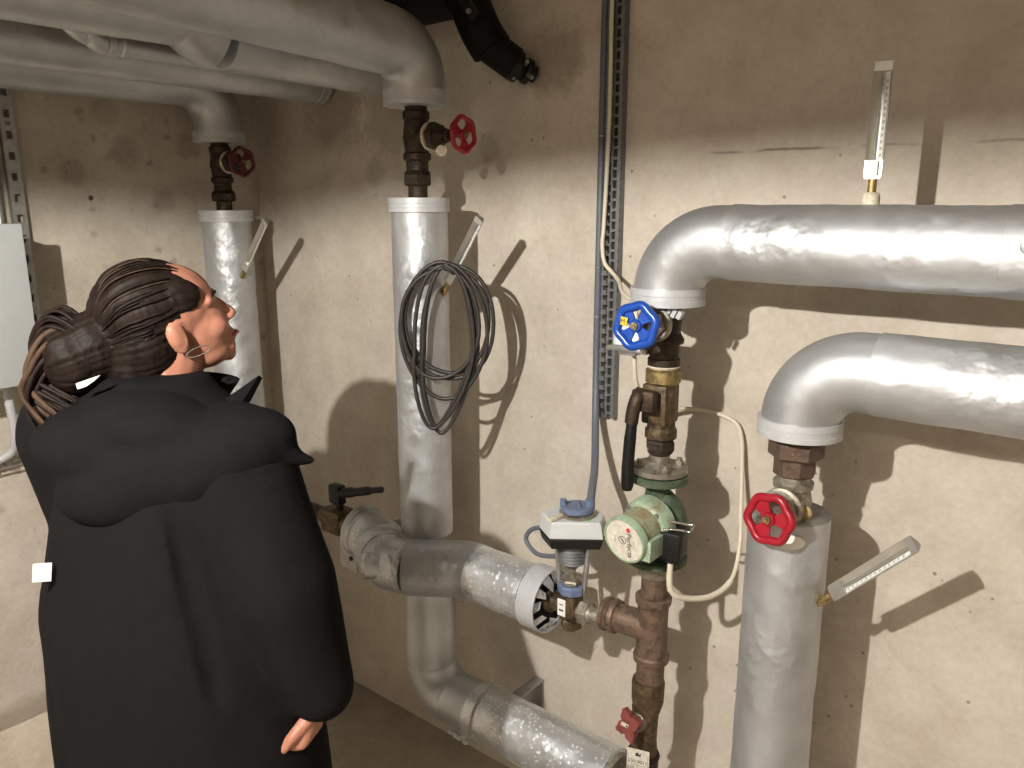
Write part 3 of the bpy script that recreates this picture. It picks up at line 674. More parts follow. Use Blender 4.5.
# tag hanging from it
t = thing('label_tag', (cx+.002, YA-.085, .45), 'white paper tag hanging below the star handled drain valve', 'tag')
R3 = Matrix.Rotation(.30, 3, 'Z'); tc = V((cx+.014, YA-.066, .475)); mb = MB(); mb.box(tc, (.050, .0012, .085), R3); mb.build('card', M['plate'], t, 0)
tx = R3 @ X_; tn = -(R3 @ Y_)
mb = MB(); text_into(mb, '250 9011', tc+V((0, 0, .012))+tn*.001, tx, Z_, .0115); text_into(mb, '250 14885', tc+V((0, 0, -.006))+tn*.001, tx, Z_, .0115); mb.box(tc+V((0, 0, .003))+tn*.0008, (.034, .0003, .0006), R3)
mb.prism([(-.006, 0), (.006, 0), (.006, .009), (.002, .004), (-.001, .010), (-.006, .006)], tx, Z_, tc+V((0, 0, .026))+tn*.0009, .0004)
for s_ in (-1, 1): mb.box(tc+tx*(s_*.022)+V((0, 0, -.004))+tn*.0008, (.0006, .0003, .066), R3)
mb.build('print', M['ink'], t, 0)

# ------------------------------------------------------------------ motorised control valve on the branch
ax = 1.512; ay = -.248
t = thing('control_valve', (ax, ay, .70), 'motorised control valve with white hexagonal actuator head and bluish cap', 'valve')
mb = MB(); mb.lathe((ax, ay, .765), -X_, [(0, .020), (.05, .020), (.052, .027), (.068, .028), (.072, .022), (.09, .021)], 28)
mb.lathe((ax, ay, .765), X_, [(0, .020), (.034, .020)], 28); mb.box((ax, ay, .77), (.040, .044, .064), bev=.004); mb.hexn((ax, ay, .715), Z_, .026, .025, .2); mb.build('body', M['bronze'], t, 30)
mb = MB(); mb.hexn((ax+.026, ay, .767), X_, .026, .029, .3); mb.lathe((ax+.050, ay, .768), X_, [(0, .022), (.006, .020), (.010, .017), (.034, .017), (.034, .0185), (.050, .0185)], 28); mb.build('union_nut', M['nickel'], t, 30)
mb = MB(); mb.box((ax-.012, ay-.0235, .772), (.022, .002, .042), bev=.0005); mb.build('data_plate', M['paper'], t, 0)
mb = MB(); mb.box((ax-.012, ay-.0250, .766), (.012, .0008, .004)); mb.box((ax-.012, ay-.0250, .780), (.010, .0008, .002)); mb.build('print', M['ink'], t, 0)
mb = MB(); mb.lathe((ax, ay, .805), Z_, [(0, .028), (.004, .033), (.020, .033), (.024, .029)], 8, .2); mb.build('collar', M['blue_grey'], t, 30)
mb = MB(); mb.hexn((ax, ay, .829), Z_, .012, .026, .1); mb.cyl((ax, ay, .835), (ax, ay, .875), .009); mb.lathe((ax, ay, .84), Z_, [(0, .019), (.004, .019), (.006, .015)], 20); mb.build('stem', M['nickel'], t, 30)
mb = MB(); prof = [(.868, .012), (.874, .016), (.882, .028)]
for k in range(5): prof += [(.886+k*.008, .034+k*.001), (.890+k*.008, .030+k*.001)]
mb.lathe((ax, ay, 0), Z_, prof+[(.938, .040)], 32); mb.build('spring_cone', M['steel_dark'], t, 20)
mb = MB()
for sx, sy in ((-.034, -.006), (.034, .006)): mb.tube([(ax+sx*.86, ay+sy, .812), (ax+sx, ay+sy, .86), (ax+sx*1.2, ay+sy, .940)], .0065, 10)
mb.build('yoke', M['steel'], t)
# hexagonal housing: pointed towards the viewer
hv = [(-.052, -.052), (.062, -.052), (.074, .0), (.050, .050), (-.052, .050), (-.074, .010)]
ua = V((.80, .60)); va = V((-.60, .80))
hx = [tuple(ua*u + va*v) for u, v in hv]
def hexbox(z0, z1, k0, k1, mat, name):
    mb = MB(); rr_ = []
    for z, k in ((z0, k0), (z0+.002, k0*1.02), (z1-.004, k1*1.02), (z1, k1*.96)): rr_.append([mb.b.verts.new((ax+u*k, ay+v*k, z)) for u, v in hx])
    mb.skin(rr_); return mb.build(name, M[mat], t, 25)
hexbox(.936, .962, .94, 1.02, 'black', 'lower_housing'); hexbox(.962, 1.000, 1.02, .95, 'grey_box', 'upper_housing')
mb = MB(); mb.lathe((ax+.008, ay+.006, .999), Z_, [(0, .041), (.008, .042), (.010, .036)], 32); mb.build('brass_ring', M['nickel'], t)
mb = MB(); mb.lathe((ax+.008, ay+.006, 1.009), Z_, [(0, .034), (.003, .038), (.012, .037), (.014, .031), (.012, .025), (.012, .008), (.016, .006)], 24)
mb.cyl((ax-.022, ay-.008, 1.014), (ax-.022, ay-.008, 1.034), .008); mb.cyl((ax+.030, ay+.024, 1.014), (ax+.030, ay+.024, 1.036), .011); mb.box((ax+.008, ay+.006, 1.022), (.010, .040, .008), Matrix.Rotation(.7, 3, 'Z')); mb.build('cap', M['blue_grey'], t, 30)
mb = MB(); mb.box((ax-.012, ay-.044, 1.005), (.014, .056, .006), Matrix.Rotation(-.10, 3, 'Z'), .001); mb.build('hand_lever', M['hemp'], t, 30)
mb = MB(); mb.box((ax+.046, ay-.010, 1.0008), (.010, .006, .001)); mb.build('indicator', simple('green_mark', (.15, .7, .05), .4), t, 0)
# actuator side cable
tag(MB().tube(smoothpath([(ax-.050, ay+.01, .948), (ax-.085, ay+.03, .936), (ax-.155, ay+.05, .905), (ax-.175, ay+.05, .872), (ax-.135, ay+.04, .850), (ax-.08, ay+.03, .862), (ax-.045, ay+.02, .885), (ax-.03, ay+.02, .925)]), .0058, 12).build('cable', M['conduit'], None), 'short grey cable looping out on the left of the actuator', 'cable')

# ------------------------------------------------------------------ conduit, slotted channels, wall wires
t = thing('conduit', (1.416, 0, 1.07), 'grey conduit down the back wall to the actuator cap', 'conduit')
MB().tube(smoothpath([(1.416, -.014, CEIL-.004), (1.416, -.014, 2.2), (1.415, -.014, 1.8), (1.414, -.014, 1.40), (1.420, -.022, 1.26), (1.442, -.055, 1.16), (1.485, -.12, 1.08), (1.525, -.19, 1.055), (1.542, -.224, 1.026)], 8), .0095, 16).build('tube', M['conduit'], t)
for z in (2.3, 1.845, 1.54, 1.42): 
    mb = MB(); mb.tube([V((1.414, -.014, z)) + V((.0108*math.cos(a), .0108*math.sin(a), 0)) for a in [2*PI*k/20 for k in range(20)]], .0012, 8, closed=True); mb.build('clip', M['screw'], t)
def slotted(name, x0, x1, z0, z1, wall_y, label, pitch=.0235):
    t = thing(name, ((x0+x1)/2, wall_y, z0), label, 'mounting channel')
    W = x1-x0; mb = MB(); D = .022
    def bx(xa, xb, za, zb, ya, yb): mb.box(((xa+xb)/2, (ya+yb)/2, (za+zb)/2), (xb-xa, abs(yb-ya), zb-za))
    for xa, xb in ((x0, x0+.005), (x0+W*.44, x0+W*.56), (x1-.0095, x1)): bx(xa, xb, z0, z1, -.002, -D)
    n = int((z1-z0)/pitch)
    for k in range(n+1):
        z = z0 + pitch*k
        bx(x0, x0+W*.52, z, min(z+.006, z1), -D+.004, -D-.002); bx(x0+W*.5, x1, min(z+.010, z1-.001), min(z+.016, z1), -D+.004, -D-.001); bx(x0+W*.08, x0+W*.38, z, min(z+.012, z1), -D-.002, -D-.005)
    mb.build('slotted_strip', M['steel_dark'], t, 0)
    for k in range(3):
        mb = MB(); zz = z0+.06+k*.45; mb.cyl((x0+W*.75, -.002, zz), (x0+W*.75, -.012, zz), .006, n=12); mb.build('screw', M['steel'], t)
slotted('mounting_channel', 1.428, 1.472, 1.170, CEIL-.004, 0, 'grey slotted metal channel running down the middle of the back wall')
tag(MB().tube(smoothpath([(1.444, -.034, CEIL-.004), (1.445, -.034, 2.13), (1.446, -.034, 1.88), (1.440, -.036, 1.65), (1.438, -.038, 1.60), (1.446, -.040, 1.556), (1.470, -.044, 1.534), (1.505, -.07, 1.518), (1.56, -.14, 1.50), (1.625, -.20, 1.485), (1.640, -.215, 1.445)]), .0048, 12).build('cable', M['white_cable'], None), 'cream cable down the slotted channel, curving to the sensor box', 'cable')

# black pipe entering the wall
t = thing('black_pipe', (1.2, 0, 2.0), 'black insulated pipe curving down into the back wall at top', 'pipe')
MB().tube(smoothpath([(1.06, -.20, CEIL-.004), (1.065, -.17, 2.42), (1.075, -.14, 2.27), (1.095, -.125, 2.175), (1.125, -.115, 2.10), (1.150, -.10, 2.052)]), .050, 32).build('insulation', M['black_rubber'], t)
MB().cyl((1.142, -.108, 2.064), (1.182, -.055, 2.022), .040).build('sleeve', M['black_rubber'], t)
mb = MB(); dd = V((.06, .09, -.04)).normalized(); c = V((1.176, -.058, 2.022))
mb.lathe(c, dd, [(-.01, .030), (0, .038), (.020, .038), (.022, .030), (.034, .026), (.036, .031), (.050, .031), (.051, .02), (.066, .02)], 24); mb.build('coupling', M['black'], t, 30)
for q in (V((.03, -.02, .01)), V((.0, -.03, -.022)), V((.036, -.012, -.022))):
    mb = MB(); mb.cyl(c+dd*.03+q*.7, c+dd*.03+q*1.15, .005, n=10); mb.build('bolt', M['steel'], t)
mb = MB(); mb.box((1.135, -.175, 2.145), (.026, .014, .09), Matrix.Rotation(-.7, 3, 'Y'), .002); mb.build('clamp_strap', M['black'], t, 30)
for q in (-.028, .028):
    mb = MB(); p = V((1.135, -.182, 2.145))+V((math.sin(-.7)*q, 0, math.cos(-.7)*q)); mb.cyl(p, p+V((0, -.006, 0)), .006, n=10); mb.build('bolt', M['steel'], t)
t = thing('black_pipe', (.93, -.5, 2.26), 'black insulated pipe lying above the foremost overhead elbow', 'pipe')
MB().tube([(.10, -.11, 2.19), (.55, -.11, 2.19), (1.06, -.115, 2.195)], .062, 28).build('insulation', M['black_rubber'], t)

# ------------------------------------------------------------------ thermometers
def thermometer(base, tip, facing, label, w=.028, stem=.035, lift=False):
    base = V(base); tip = V(tip); d = (tip-base).normalized(); L = (tip-base).length
    n = V(facing); n = (n - d*n.dot(d)).normalized(); x = d.cross(n).normalized()   # x: width axis
    t = thing('thermometer', base, label, 'thermometer', 'glass thermometers on the pipes')
    mb = MB(); mb.hexn(base, d, stem*.45, .0095, .2); mb.cyl(base+d*stem*.4, base+d*stem, .007); mb.cyl(base-d*.012, base+d*.002, .006); mb.build('stem', M['brass'], t, 30)
    h = w/2; dp = h*.75
    a = base + d*stem
    out = [(-h, dp*.5), (-h*.93, dp*.62), (0, -dp*.35), (h*.93, dp*.62), (h, dp*.5), (h*.25, -dp*.75), (-h*.25, -dp*.75)]
    mb = MB(); l0, l1 = .030, L-stem
    r = [[mb.b.verts.new(a + x*u + n*v + d*q) for u, v in out] for q in (l0, l1-.014)]
    mb.skin(r)
    solid = [(-h, dp*.5), (-h*.93, dp*.62), (h*.93, dp*.62), (h, dp*.5), (h*.25, -dp*.75), (-h*.25, -dp*.75)]
    for q0, q1 in ((0, l0), (l1-.014, l1)):
        r = [[mb.b.verts.new(a + x*u*k + n*v + d*q) for u, v in solid] for q, k in ((q0, .86 if q0 == 0 else 1), (q0+.004, 1), (q1, 1))]; mb.skin(r)
    mb.build('housing', M['alu'], t, 25)
    mb = MB(); mb.cyl(a+d*(l0+.001)+n*dp*.22, a+d*(l1-.016)+n*dp*.22, .0022, n=12); mb.build('glass_tube', M['glass'], t)
    s1, s2 = V((0, 0, 0)), V((0, 0, 0))
    nn = (n*(h*.93) - x*(dp*.97)).normalized(); xx = (x*(h*.93)+n*(dp*.97)).normalized()
    mid = a + x*(h*.56) + n*(dp*.235) + nn*.0008
    mb = MB(); Ls = l1-.014-l0-.004; c = mid + d*(l0+.002+Ls/2)
    R = Matrix((xx, nn, d)).transposed(); mb.box(c, (h*.62, .0008, Ls), R); sp = mb.build('scale', M['scale'], t, 0)
    mb = MB(); k = int(Ls/.0105)
    for i in range(k): mb.box(mid + nn*.0006 + xx*(h*.02) + d*(l0+.008+i*.0105), (h*.34, .0004, .0045), R)
    for i in range(k*2): mb.box(mid + nn*.0006 - xx*(h*.24) + d*(l0+.006+i*.00525), (h*.10, .0004, .0008), R)
    mb.build('scale_marks', M['ink_faint'], sp, 0)
    return t
thermometer((2.068, -.243, .966), (2.222, -.262, 1.135), (-.15, -1, .55), 'glass thermometer jutting from the thick right riser', .031)
thermometer((1.092, -.222, 1.475), (1.244, -.252, 1.658), (.35, -1, .3), 'glass thermometer on the middle riser with a cable coil hung over it', .026)
thermometer((.229, -.236, 1.464), (.428, -.268, 1.640), (.6, -1, .3), 'glass thermometer jutting from the corner riser', .026)
t = thermometer((2.081, -.214, 1.692), (2.082, -.212, 1.918), (.05, -1, .05), 'upright glass thermometer standing on the upper right pipe', .030, .042)
MB().box((2.0815, -.2255, 1.752), (.017, .001, .024)).build('label_sticker', M['paper'], t, 0)
MB().lathe((2.081, -.214, 1.690), Z_, [(0, .015), (.018, .014), (.022, .010)], 20).build('sealing_tape', M['hemp'], t)

# ------------------------------------------------------------------ cable coil on the thermometer
random.seed(11)
pts = []
cc = V((1.155, -.252, 0)); du = V((.092, .062, 0))
loops = [(1.00, 1.553, 1.262, 0), (.93, 1.546, 1.280, 1), (.60, 1.55, 1.130, 2), (.97, 1.550, 1.222, 3), (.55, 1.545, 1.150, 4), (.86, 1.540, 1.270, 5), (.66, 1.552, 1.138, 6)]
for w_, zt, zb, k in loops:
    n = 40
    for i in range(n):
        a = PI/2 + 2*PI*i/n; u = w_*math.cos(a); z = (zt+zb)/2 + (zt-zb)/2*math.sin(a)
        if w_ < .8: lo_ = max(0, -math.sin(a)); u = u*(1-.35*lo_*lo_) + .12 - .28*lo_
        dep = (k-3)*.0045
        p = cc + du*u + V((-.018-dep*.3, -.02-dep, 0)); p.z = z + .005*math.sin(3*a+k)
        pts.append(p)
t = tag(MB().tube(pts, .0052, 10).build('cable_coil', M['dark_cable'], None), 'coil of dark cable hung over the middle thermometer', 'cable')

# ------------------------------------------------------------------ left ball valve, its pipe, brackets
t = thing('ball_valve', (.62, -.25, .76), 'dull bronze ball valve with short black lever, next to the black coat', 'valve')
mb = MB(); mb.box((.66, -.25, bz), (.085, .066, .072), bev=.006); mb.lathe((.60, -.25, bz), X_, [(0, .030), (.02, .036), (.03, .036)], 6); mb.cyl((.69, -.25, bz), (.785, -.258, bz), .030); mb.build('body', M['bronze'], t, 30)
mb = MB(); mb.cyl((.675, -.25, bz+.030), (.675, -.25, bz+.066), .011); mb.build('gland', M['bronze_dark'], t)
mb = MB(); mb.box((.664, -.25, bz+.082), (.050, .030, .060), bev=.006); q = smoothpath([(.675, -.25, bz+.088), (.74, -.245, bz+.104), (.81, -.24, bz+.124), (.85, -.238, bz+.135)], 4); mb.tube(q, [.016]*4+[.013]*4+[.009]*(len(q)-8), 12); mb.build('lever', M['black'], t, 40)
t = thing('steel_pipe', (.4, -.25, .76), 'dark pipe hidden between coat and left wall, feeding the bronze ball valve', 'pipe')
MB().tube([(.605, -.25, bz), (.30, -.25, bz), (.0, -.25, bz)], .022, 24).build('pipe', M['bronze_dark'], t)
t = thing('pipe_bracket', (.66, 0, .70), 'small galvanised plate bracket below the bronze ball valve by the coat', 'bracket')
mb = MB(); mb.box((.71, -.13, .700), (.045, .255, .005)); mb.box((.71, -.003, .70), (.05, .006, .07)); mb.box((.715, -.258, .668), (.072, .005, .085)); mb.build('plate', M['steel'], t, 0)
mb = MB(); mb.cyl((.728, -.260, .662), (.728, -.264, .662), .007, n=14); mb.build('bolt', M['black'], t)
t = thing('pipe_bracket', (1.23, 0, .30), 'triangular galvanised wall bracket holding the floor level pipe', 'bracket')
mb = MB(); mb.box((1.236, -.080, .340), (.032, .16, .005)); mb.box((1.236, -.003, .29), (.032, .006, .10)); mb.prism([(0, 0), (.14, .0), (0, -.095)], V((0, -1, 0)), Z_, (1.222, -.004, .340), .004); mb.build('plate', M['steel'], t, 0)
mb = MB(); mb.tube([V((1.236, YA, .346)) + V((0, .0785*math.cos(a), .0785*math.sin(a))) for a in [2*PI*k/48 for k in range(48)]], .0025, 8, closed=True); mb.build('clamp_ring', M['steel'], t)

# ------------------------------------------------------------------ left wall: cabinet, channels, hoses
t = thing('electrical_cabinet', (0, -1.0, 1.2), 'light grey metal cabinet on the left wall at the picture edge', 'cabinet')
mb = MB(); mb.box((.110, -1.072, 1.436), (.20, .44, .400), bev=.008); mb.build('body', M['cabinet'], t, 30)
mb = MB(); mb.box((.217, -1.072, 1.436), (.014, .452, .412), bev=.004); mb.build('door', M['cabinet'], t, 30)
mb = MB()
for yy in (-.865, -.90, -.96): mb.lathe((.12, yy, 1.235), -Z_, [(0, .015), (.012, .015), (.014, .011), (.026, .011)], 20)
mb.build('cable_gland', M['cap'], t, 30)
def vstrip(y0, y1, z0, z1, label):
    t = thing('mounting_channel', (0, (y0+y1)/2, z0), label, 'mounting channel'); W = y1-y0; mb = MB()
    def bx(ya, yb, za, zb, xa, xb): mb.box(((xa+xb)/2, (ya+yb)/2, (za+zb)/2), (xb-xa, yb-ya, zb-za))
    bx(y0, y0+.004, z0, z1, .001, .02); bx(y1-.004, y1, z0, z1, .001, .02)
    k = 0; z = z0
    bx(y0, y0+W*.3, z0, z1, .018, .0205); bx(y1-W*.3, y1, z0, z1, .018, .0205)
    while z < z1:
        bx(y0, y1, z, min(z+.035, z1), .018, .0202); z += .055
    mb.build('slotted_strip', M['steel'], t, 0)
    for zz in (z0+.05, 1.9):
        q = MB(); q.cyl((.0202, (y0+y1)/2, zz), (.026, (y0+y1)/2, zz), .006, n=10); q.build('screw', M['steel_dark'], t)
vstrip(-.792, -.756, 1.00, CEIL-.004, 'galvanised slotted channel on the left wall, right of the grey cabinet')
t = thing('conduit', (.01, -.83, 1.7), 'thin pale conduit above the grey cabinet at left', 'conduit')
mb = MB(); mb.cyl((.014, -.822, 1.62), (.014, -.80, CEIL-.004), .009); mb.build('tube', M['steel'], t)
t = thing('flexible_conduit', (.08, -.85, 1.0), 'ribbed pale hose curving below the grey cabinet', 'hose')
P = smoothpath([(.12, -.90, 1.21), (.12, -.898, 1.15), (.11, -.892, 1.08), (.08, -.90, 1.02), (.05, -.97, .99), (.04, -1.1, .985)], 14)
MB().tube(P, [.0125 if i % 2 else .0105 for i in range(len(P))], 14).build('hose', M['cap'], t, 60)
tag(MB().tube(smoothpath([(.12, -.865, 1.21), (.115, -.85, 1.16), (.09, -.825, 1.09), (.06, -.815, 1.035), (.04, -.86, 1.005), (.035, -1.0, .99)]), .006, 12).build('cable', M['paper'], None), 'white cable curling down below the grey cabinet', 'cable')
t = thing('cable_tray', (.03, -1.0, .98), 'narrow wire tray on the left wall below the cabinet', 'tray')
mb = MB()
for zz, xx in ((.972, .012), (.972, .055), (1.0, .058)): mb.cyl((xx, -1.35, zz), (xx, -.80, zz), .003, n=8)
for k in range(12):
    y = -1.33+k*.048; mb.tube([(.006, y, 1.0), (.010, y, .970), (.056, y, .970), (.059, y, 1.002)], .0025, 8)
mb.build('wire_basket', M['steel'], t)

# ------------------------------------------------------------------ person (local frame: a right, b away from the lens side, z up)
ROOT = CAM + FH*1.35 - RT*.60; ROOT.z = FLOOR
t = thing('person', ROOT, 'person with dark tied hair in a black hooded coat, looking up at the pipes', 'person')
def W(a, b, z): return V((ROOT.x, ROOT.y, 0)) + RT*a + FH*b + V((0, 0, z))
def D(a, b, z): return RT*a + FH*b + V((0, 0, z))
# head frame
ya, pa = math.radians(30), math.radians(18)
hf = D(math.cos(ya)*math.cos(pa), math.sin(ya)*math.cos(pa), math.sin(pa))
hs = hf.cross(V((0, 0, 1))).normalized(); hu = hs.cross(hf).normalized()
HO = W(.000, .052, 1.470)
def HP(f, s, u): return HO + hf*f + hs*s + hu*u
body = MB()
def hb(f, s, u, r): body.ball(HP(f, s, u), r, hf, hs, hu)
hb(-.005, 0, .045, (.094, .074, .082)); hb(.036, 0, .0, (.058, .056, .078)); hb(.040, 0, -.050, (.042, .043, .032)); hb(.070, 0, -.070, (.015, .018, .014)); hb(.074, 0, -.054, (.016, .022, .020)); hb(.080, 0, -.030, (.014, .024, .018))
body.caps(HP(.086, 0, .030), HP(.104, 0, -.002), .007, .0095); hb(.098, .009, -.006, (.010, .007, .007)); hb(.098, -.009, -.006, (.010, .007, .007))
for s_ in (-1, 1):
    body.caps(HP(.080, s_*.012, .040), HP(.070, s_*.045, .038), .009, .008); hb(.058, s_*.034, -.010, (.028, .020, .024))
    hb(-.004, s_*.074, .002, (.017, .006, .030)); hb(-.008, s_*.080, .008, (.012, .005, .021)); hb(.062, s_*.030, .031, (.015, .015, .007)); hb(.062, s_*.030, .008, (.014, .014, .006))
hb(.088, 0, -.034, (.010, .021, .0055)); hb(.086, 0, -.045, (.010, .018, .006))
body.caps(HP(-.015, 0, -.03), W(-.03, .035, 1.35), .056, .062)
bf = math.radians(60); bF = D(math.cos(bf), math.sin(bf), 0); bR = D(math.sin(bf), -math.cos(bf), 0)
BC = lambda r, f, z: W(-.02, .0, z) + bR*r + bF*f
def section(mb, secs):
    mb.skin([mb.ring(BC(r, f, z), bR, bF, w_, d_, n=40) for (r, f, z, w_, d_) in secs])
section(body, [(0, 0, .84, .15, .11), (0, 0, .98, .14, .10), (0, 0, 1.15, .15, .10), (0, 0, 1.30, .15, .09), (0, 0, 1.37, .08, .07)])
for s_ in (-1, 1):
    body.caps(BC(s_*.08, 0, .88), BC(s_*.09, .01, .48), .085, .055); body.caps(BC(s_*.09, .01, .48), BC(s_*.09, -.02, .08), .055, .036)
    body.caps(BC(s_*.09, -.05, .025), BC(s_*.10, .12, .015), .034, .028)
# arms
shR, elR, wrR = W(.150, -.085, 1.29), W(.215, -.115, 1.07), W(.258, -.115, .860)
shL, elL, wrL = W(-.185, .085, 1.30), W(-.17, .16, 1.05), W(.03, .30, 1.00)
body.caps(shR, elR, .050, .040); body.caps(elR, wrR, .040, .026); body.caps(shL, elL, .050, .040); body.caps(elL, wrL, .040, .026)
def hand(mb, wr, d, side, curl):
    """d: direction of the hand, side: direction across the knuckles, curl: palm side"""
    d = d.normalized(); side = (side-d*side.dot(d)).normalized(); p = d.cross(side).normalized()
    if p.dot(curl) < 0: p = -p
    for k in range(5): mb.caps(wr, wr+d*.066+side*(-.026+k*.013), .018, .0125)
    for k, L in enumerate((.036, .041, .038, .030)):
        a = wr+d*.072+side*(-.029+k*.0195); b = a+(d*.45+p*.88)*L; c = b+(-d*.25+p*.95)*L*.72; e = c+(-d*.85+p*.3)*L*.5
        mb.caps(a, b, .0095, .0088, 12); mb.caps(b, c, .0088, .008, 12); mb.caps(c, e, .008, .0072, 12)
    a = wr+d*.025-side*.022; b = a+d*.028-side*.020+p*.014; c = b+d*.026-side*.004+p*.012
    mb.caps(a, b, .013, .011, 12); mb.caps(b, c, .011, .009, 12)
hand(body, wrR+D(0, 0, -.01), D(-.22, -.04, -.97), D(.15, .85, -.1), D(-1, -.1, -.3)); hand(body, wrL, D(.8, .5, .1), D(0, 0, 1), D(.5, -.8, 0))
bodyo = remeshed(body, 'body', M['skin'], t, .0036, 5)
for s_ in (-1, 1):
    mb = MB(); mb.ball(HP(.0650, s_*.029, .020), .0105); e = mb.build('eye', M['eye'], t, 180)
    mb = MB(); mb.lathe(HP(.0732, s_*.029, .021), hf, [(0, .0058), (.0026, .0045), (.0032, .001)], 18); mb.build('iris', M['iris'], e)
    mb = MB(); mb.caps(HP(.090, s_*.014, .045), HP(.079, s_*.046, .044), .003, .002, 8); mb.build('eyebrow', M['hair'], t)
mb = MB(); mb.caps(HP(.092, -.018, -.039), HP(.092, .018, -.039), .004, .004, 10); mb.caps(HP(.099, -.008, -.0385), HP(.099, .008, -.0385), .0035, .0035, 10); mb.build('lips', M['lip'], t)
mb = MB(); c0 = HP(.012, .088, -.028)
mb.tube([c0 + hf*(.020*math.cos(a)+.004) + hu*(.007*math.sin(a)) + hs*.002 for a in [2*PI*k/24 for k in range(24)]], .0012, 8, closed=True); mb.build('earring', M['chrome'], t)
# hair: swept-back cap, plus a loose tied bundle
hair = MB()
def hh(f, s, u, r): hair.ball(HP(f, s, u), r, hf, hs, hu)
hh(-.026, 0, .055, (.094, .083, .086)); hh(-.052, 0, .01, (.070, .078, .082)); hh(-.065, 0, -.035, (.045, .060, .050)); hh(.018, .050, .062, (.045, .028, .036)); hh(.018, -.050, .062, (.045, .028, .036))
hh(-.125, 0, .028, (.055, .058, .060)); hh(-.165, 0, .020, (.050, .058, .062)); hh(-.085, 0, -.02, (.05, .06, .06))
def streak(p, n):
    q = p-HO; s_ = q.dot(hs); u = q.dot(hu); a = math.atan2(u-.02, s_)
    return p + n*(.0030*noise.noise(V((a*11, q.dot(hf)*2, 0)))+.0020*noise.noise(V((a*34, q.dot(hf)*3, 4))))
ho = remeshed(hair, 'hair', M['hair'], t, .004, 6, .5, streak)
random.seed(5)
mb = MB(); mb2 = MB()
tie = HP(-.150, 0, .030)
for k in range(150):
    a = random.uniform(0, 2*PI); r = .030*math.sqrt(random.random())
    s0 = tie + D(0, r*math.cos(a), r*math.sin(a))
    L = random.uniform(.5, 1.0); sp = random.uniform(-1, 1); up_ = random.uniform(-.3, .55)
    p1 = s0 + D(-.022, sp*.025, .022*up_+.010); p2 = s0 + D(-.050, sp*.045, -.03+.05*up_); p3 = s0 + D(-.055-.010*random.random(), sp*.05, -.085*L); p4 = s0 + D(-.035+.05*random.random(), sp*.05, -.165*L)
    (mb if k % 3 else mb2).tube(smoothpath([s0+D(.02, 0, 0), p1, p2, p3, p4], 5), [.0055]*14+[.004]*4+[.0026]*3, 6)
for k in range(34):     # loose curl rising over the tie and wisps in the neck
    s0 = tie + D(.0, random.uniform(-.03, .03), random.uniform(.01, .03)); j = random.uniform(-.01, .01)
    mb.tube(smoothpath([s0+D(.04, 0, -.01), s0+D(-.01, j, .03+j), s0+D(-.040, j, .028+j), s0+D(-.062, j, -.01+j), s0+D(-.062, j, -.06)], 5), .0038, 6)
for k in range(30):
    s0 = HP(-.09, random.uniform(-.05, .06), random.uniform(-.06, -.02)); j = random.uniform(-.02, .02)
    mb2.tube(smoothpath([s0, s0+D(-.03, j, -.03), s0+D(-.06+j, j, -.06), s0+D(-.07+j, j, -.095)], 4), .0022, 6)
for k in range(110):    # fine strands swept back over the cap
    a0 = random.uniform(0, 2*PI); j = random.uniform(.0, .004); f0_ = random.uniform(38, 100); f1_ = random.uniform(130, 168); da = random.uniform(-.12, .12)
    if math.sin(a0) < -.2 and f0_ < 90: f0_ = 95
    pts = []
    for q in range(9):
        ph = math.radians(f0_+(f1_-f0_)*q/8); aa = a0+da*q/8; ed = -.0035 if q in (0, 8) else 0
        pts.append(HP(-.026+(.094+j)*math.cos(ph), (.083+j+ed)*math.sin(ph)*math.cos(aa), .055+(.086+j+ed)*math.sin(ph)*math.sin(aa) - (.028 if ph > 2 else 0)*(ph-2)))
    (mb if k % 5 else mb2).tube(smoothpath(pts, 3), .0013, 5)
mb.build('ponytail', M['hair'], t, 180); mb2.build('ponytail', M['hair_lt'], t, 180)
mb = MB(); mb.tube([HP(-.150, .032*math.cos(a), .030+.032*math.sin(a)) for a in [2*PI*k/28 for k in range(28)]], .006, 8, closed=True); mb.build('hair_tie', M['black'], t)
# coat
coat = MB()
section(coat, [(-.0, 0, .52, .300, .21), (-.0, 0, .62, .300, .21), (-.01, 0, .80, .290, .20), (-.02, 0, .95, .280, .19), (-.012, 0, 1.06, .252, .17), (0, 0, 1.18, .230, .15), (0, 0, 1.27, .225, .14), (0, 0, 1.33, .195, .12), (0, .0, 1.385, .11, .095), (0, .01, 1.41, .085, .08)])
coat.caps(shR, elR, .090, .094); coat.caps(elR, wrR+D(.006, 0, .020), .094, .062); coat.caps(W(-.182, .03, 1.285), W(-.185, .06, 1.10), .104, .068); coat.caps(elL, wrL, .078, .060)
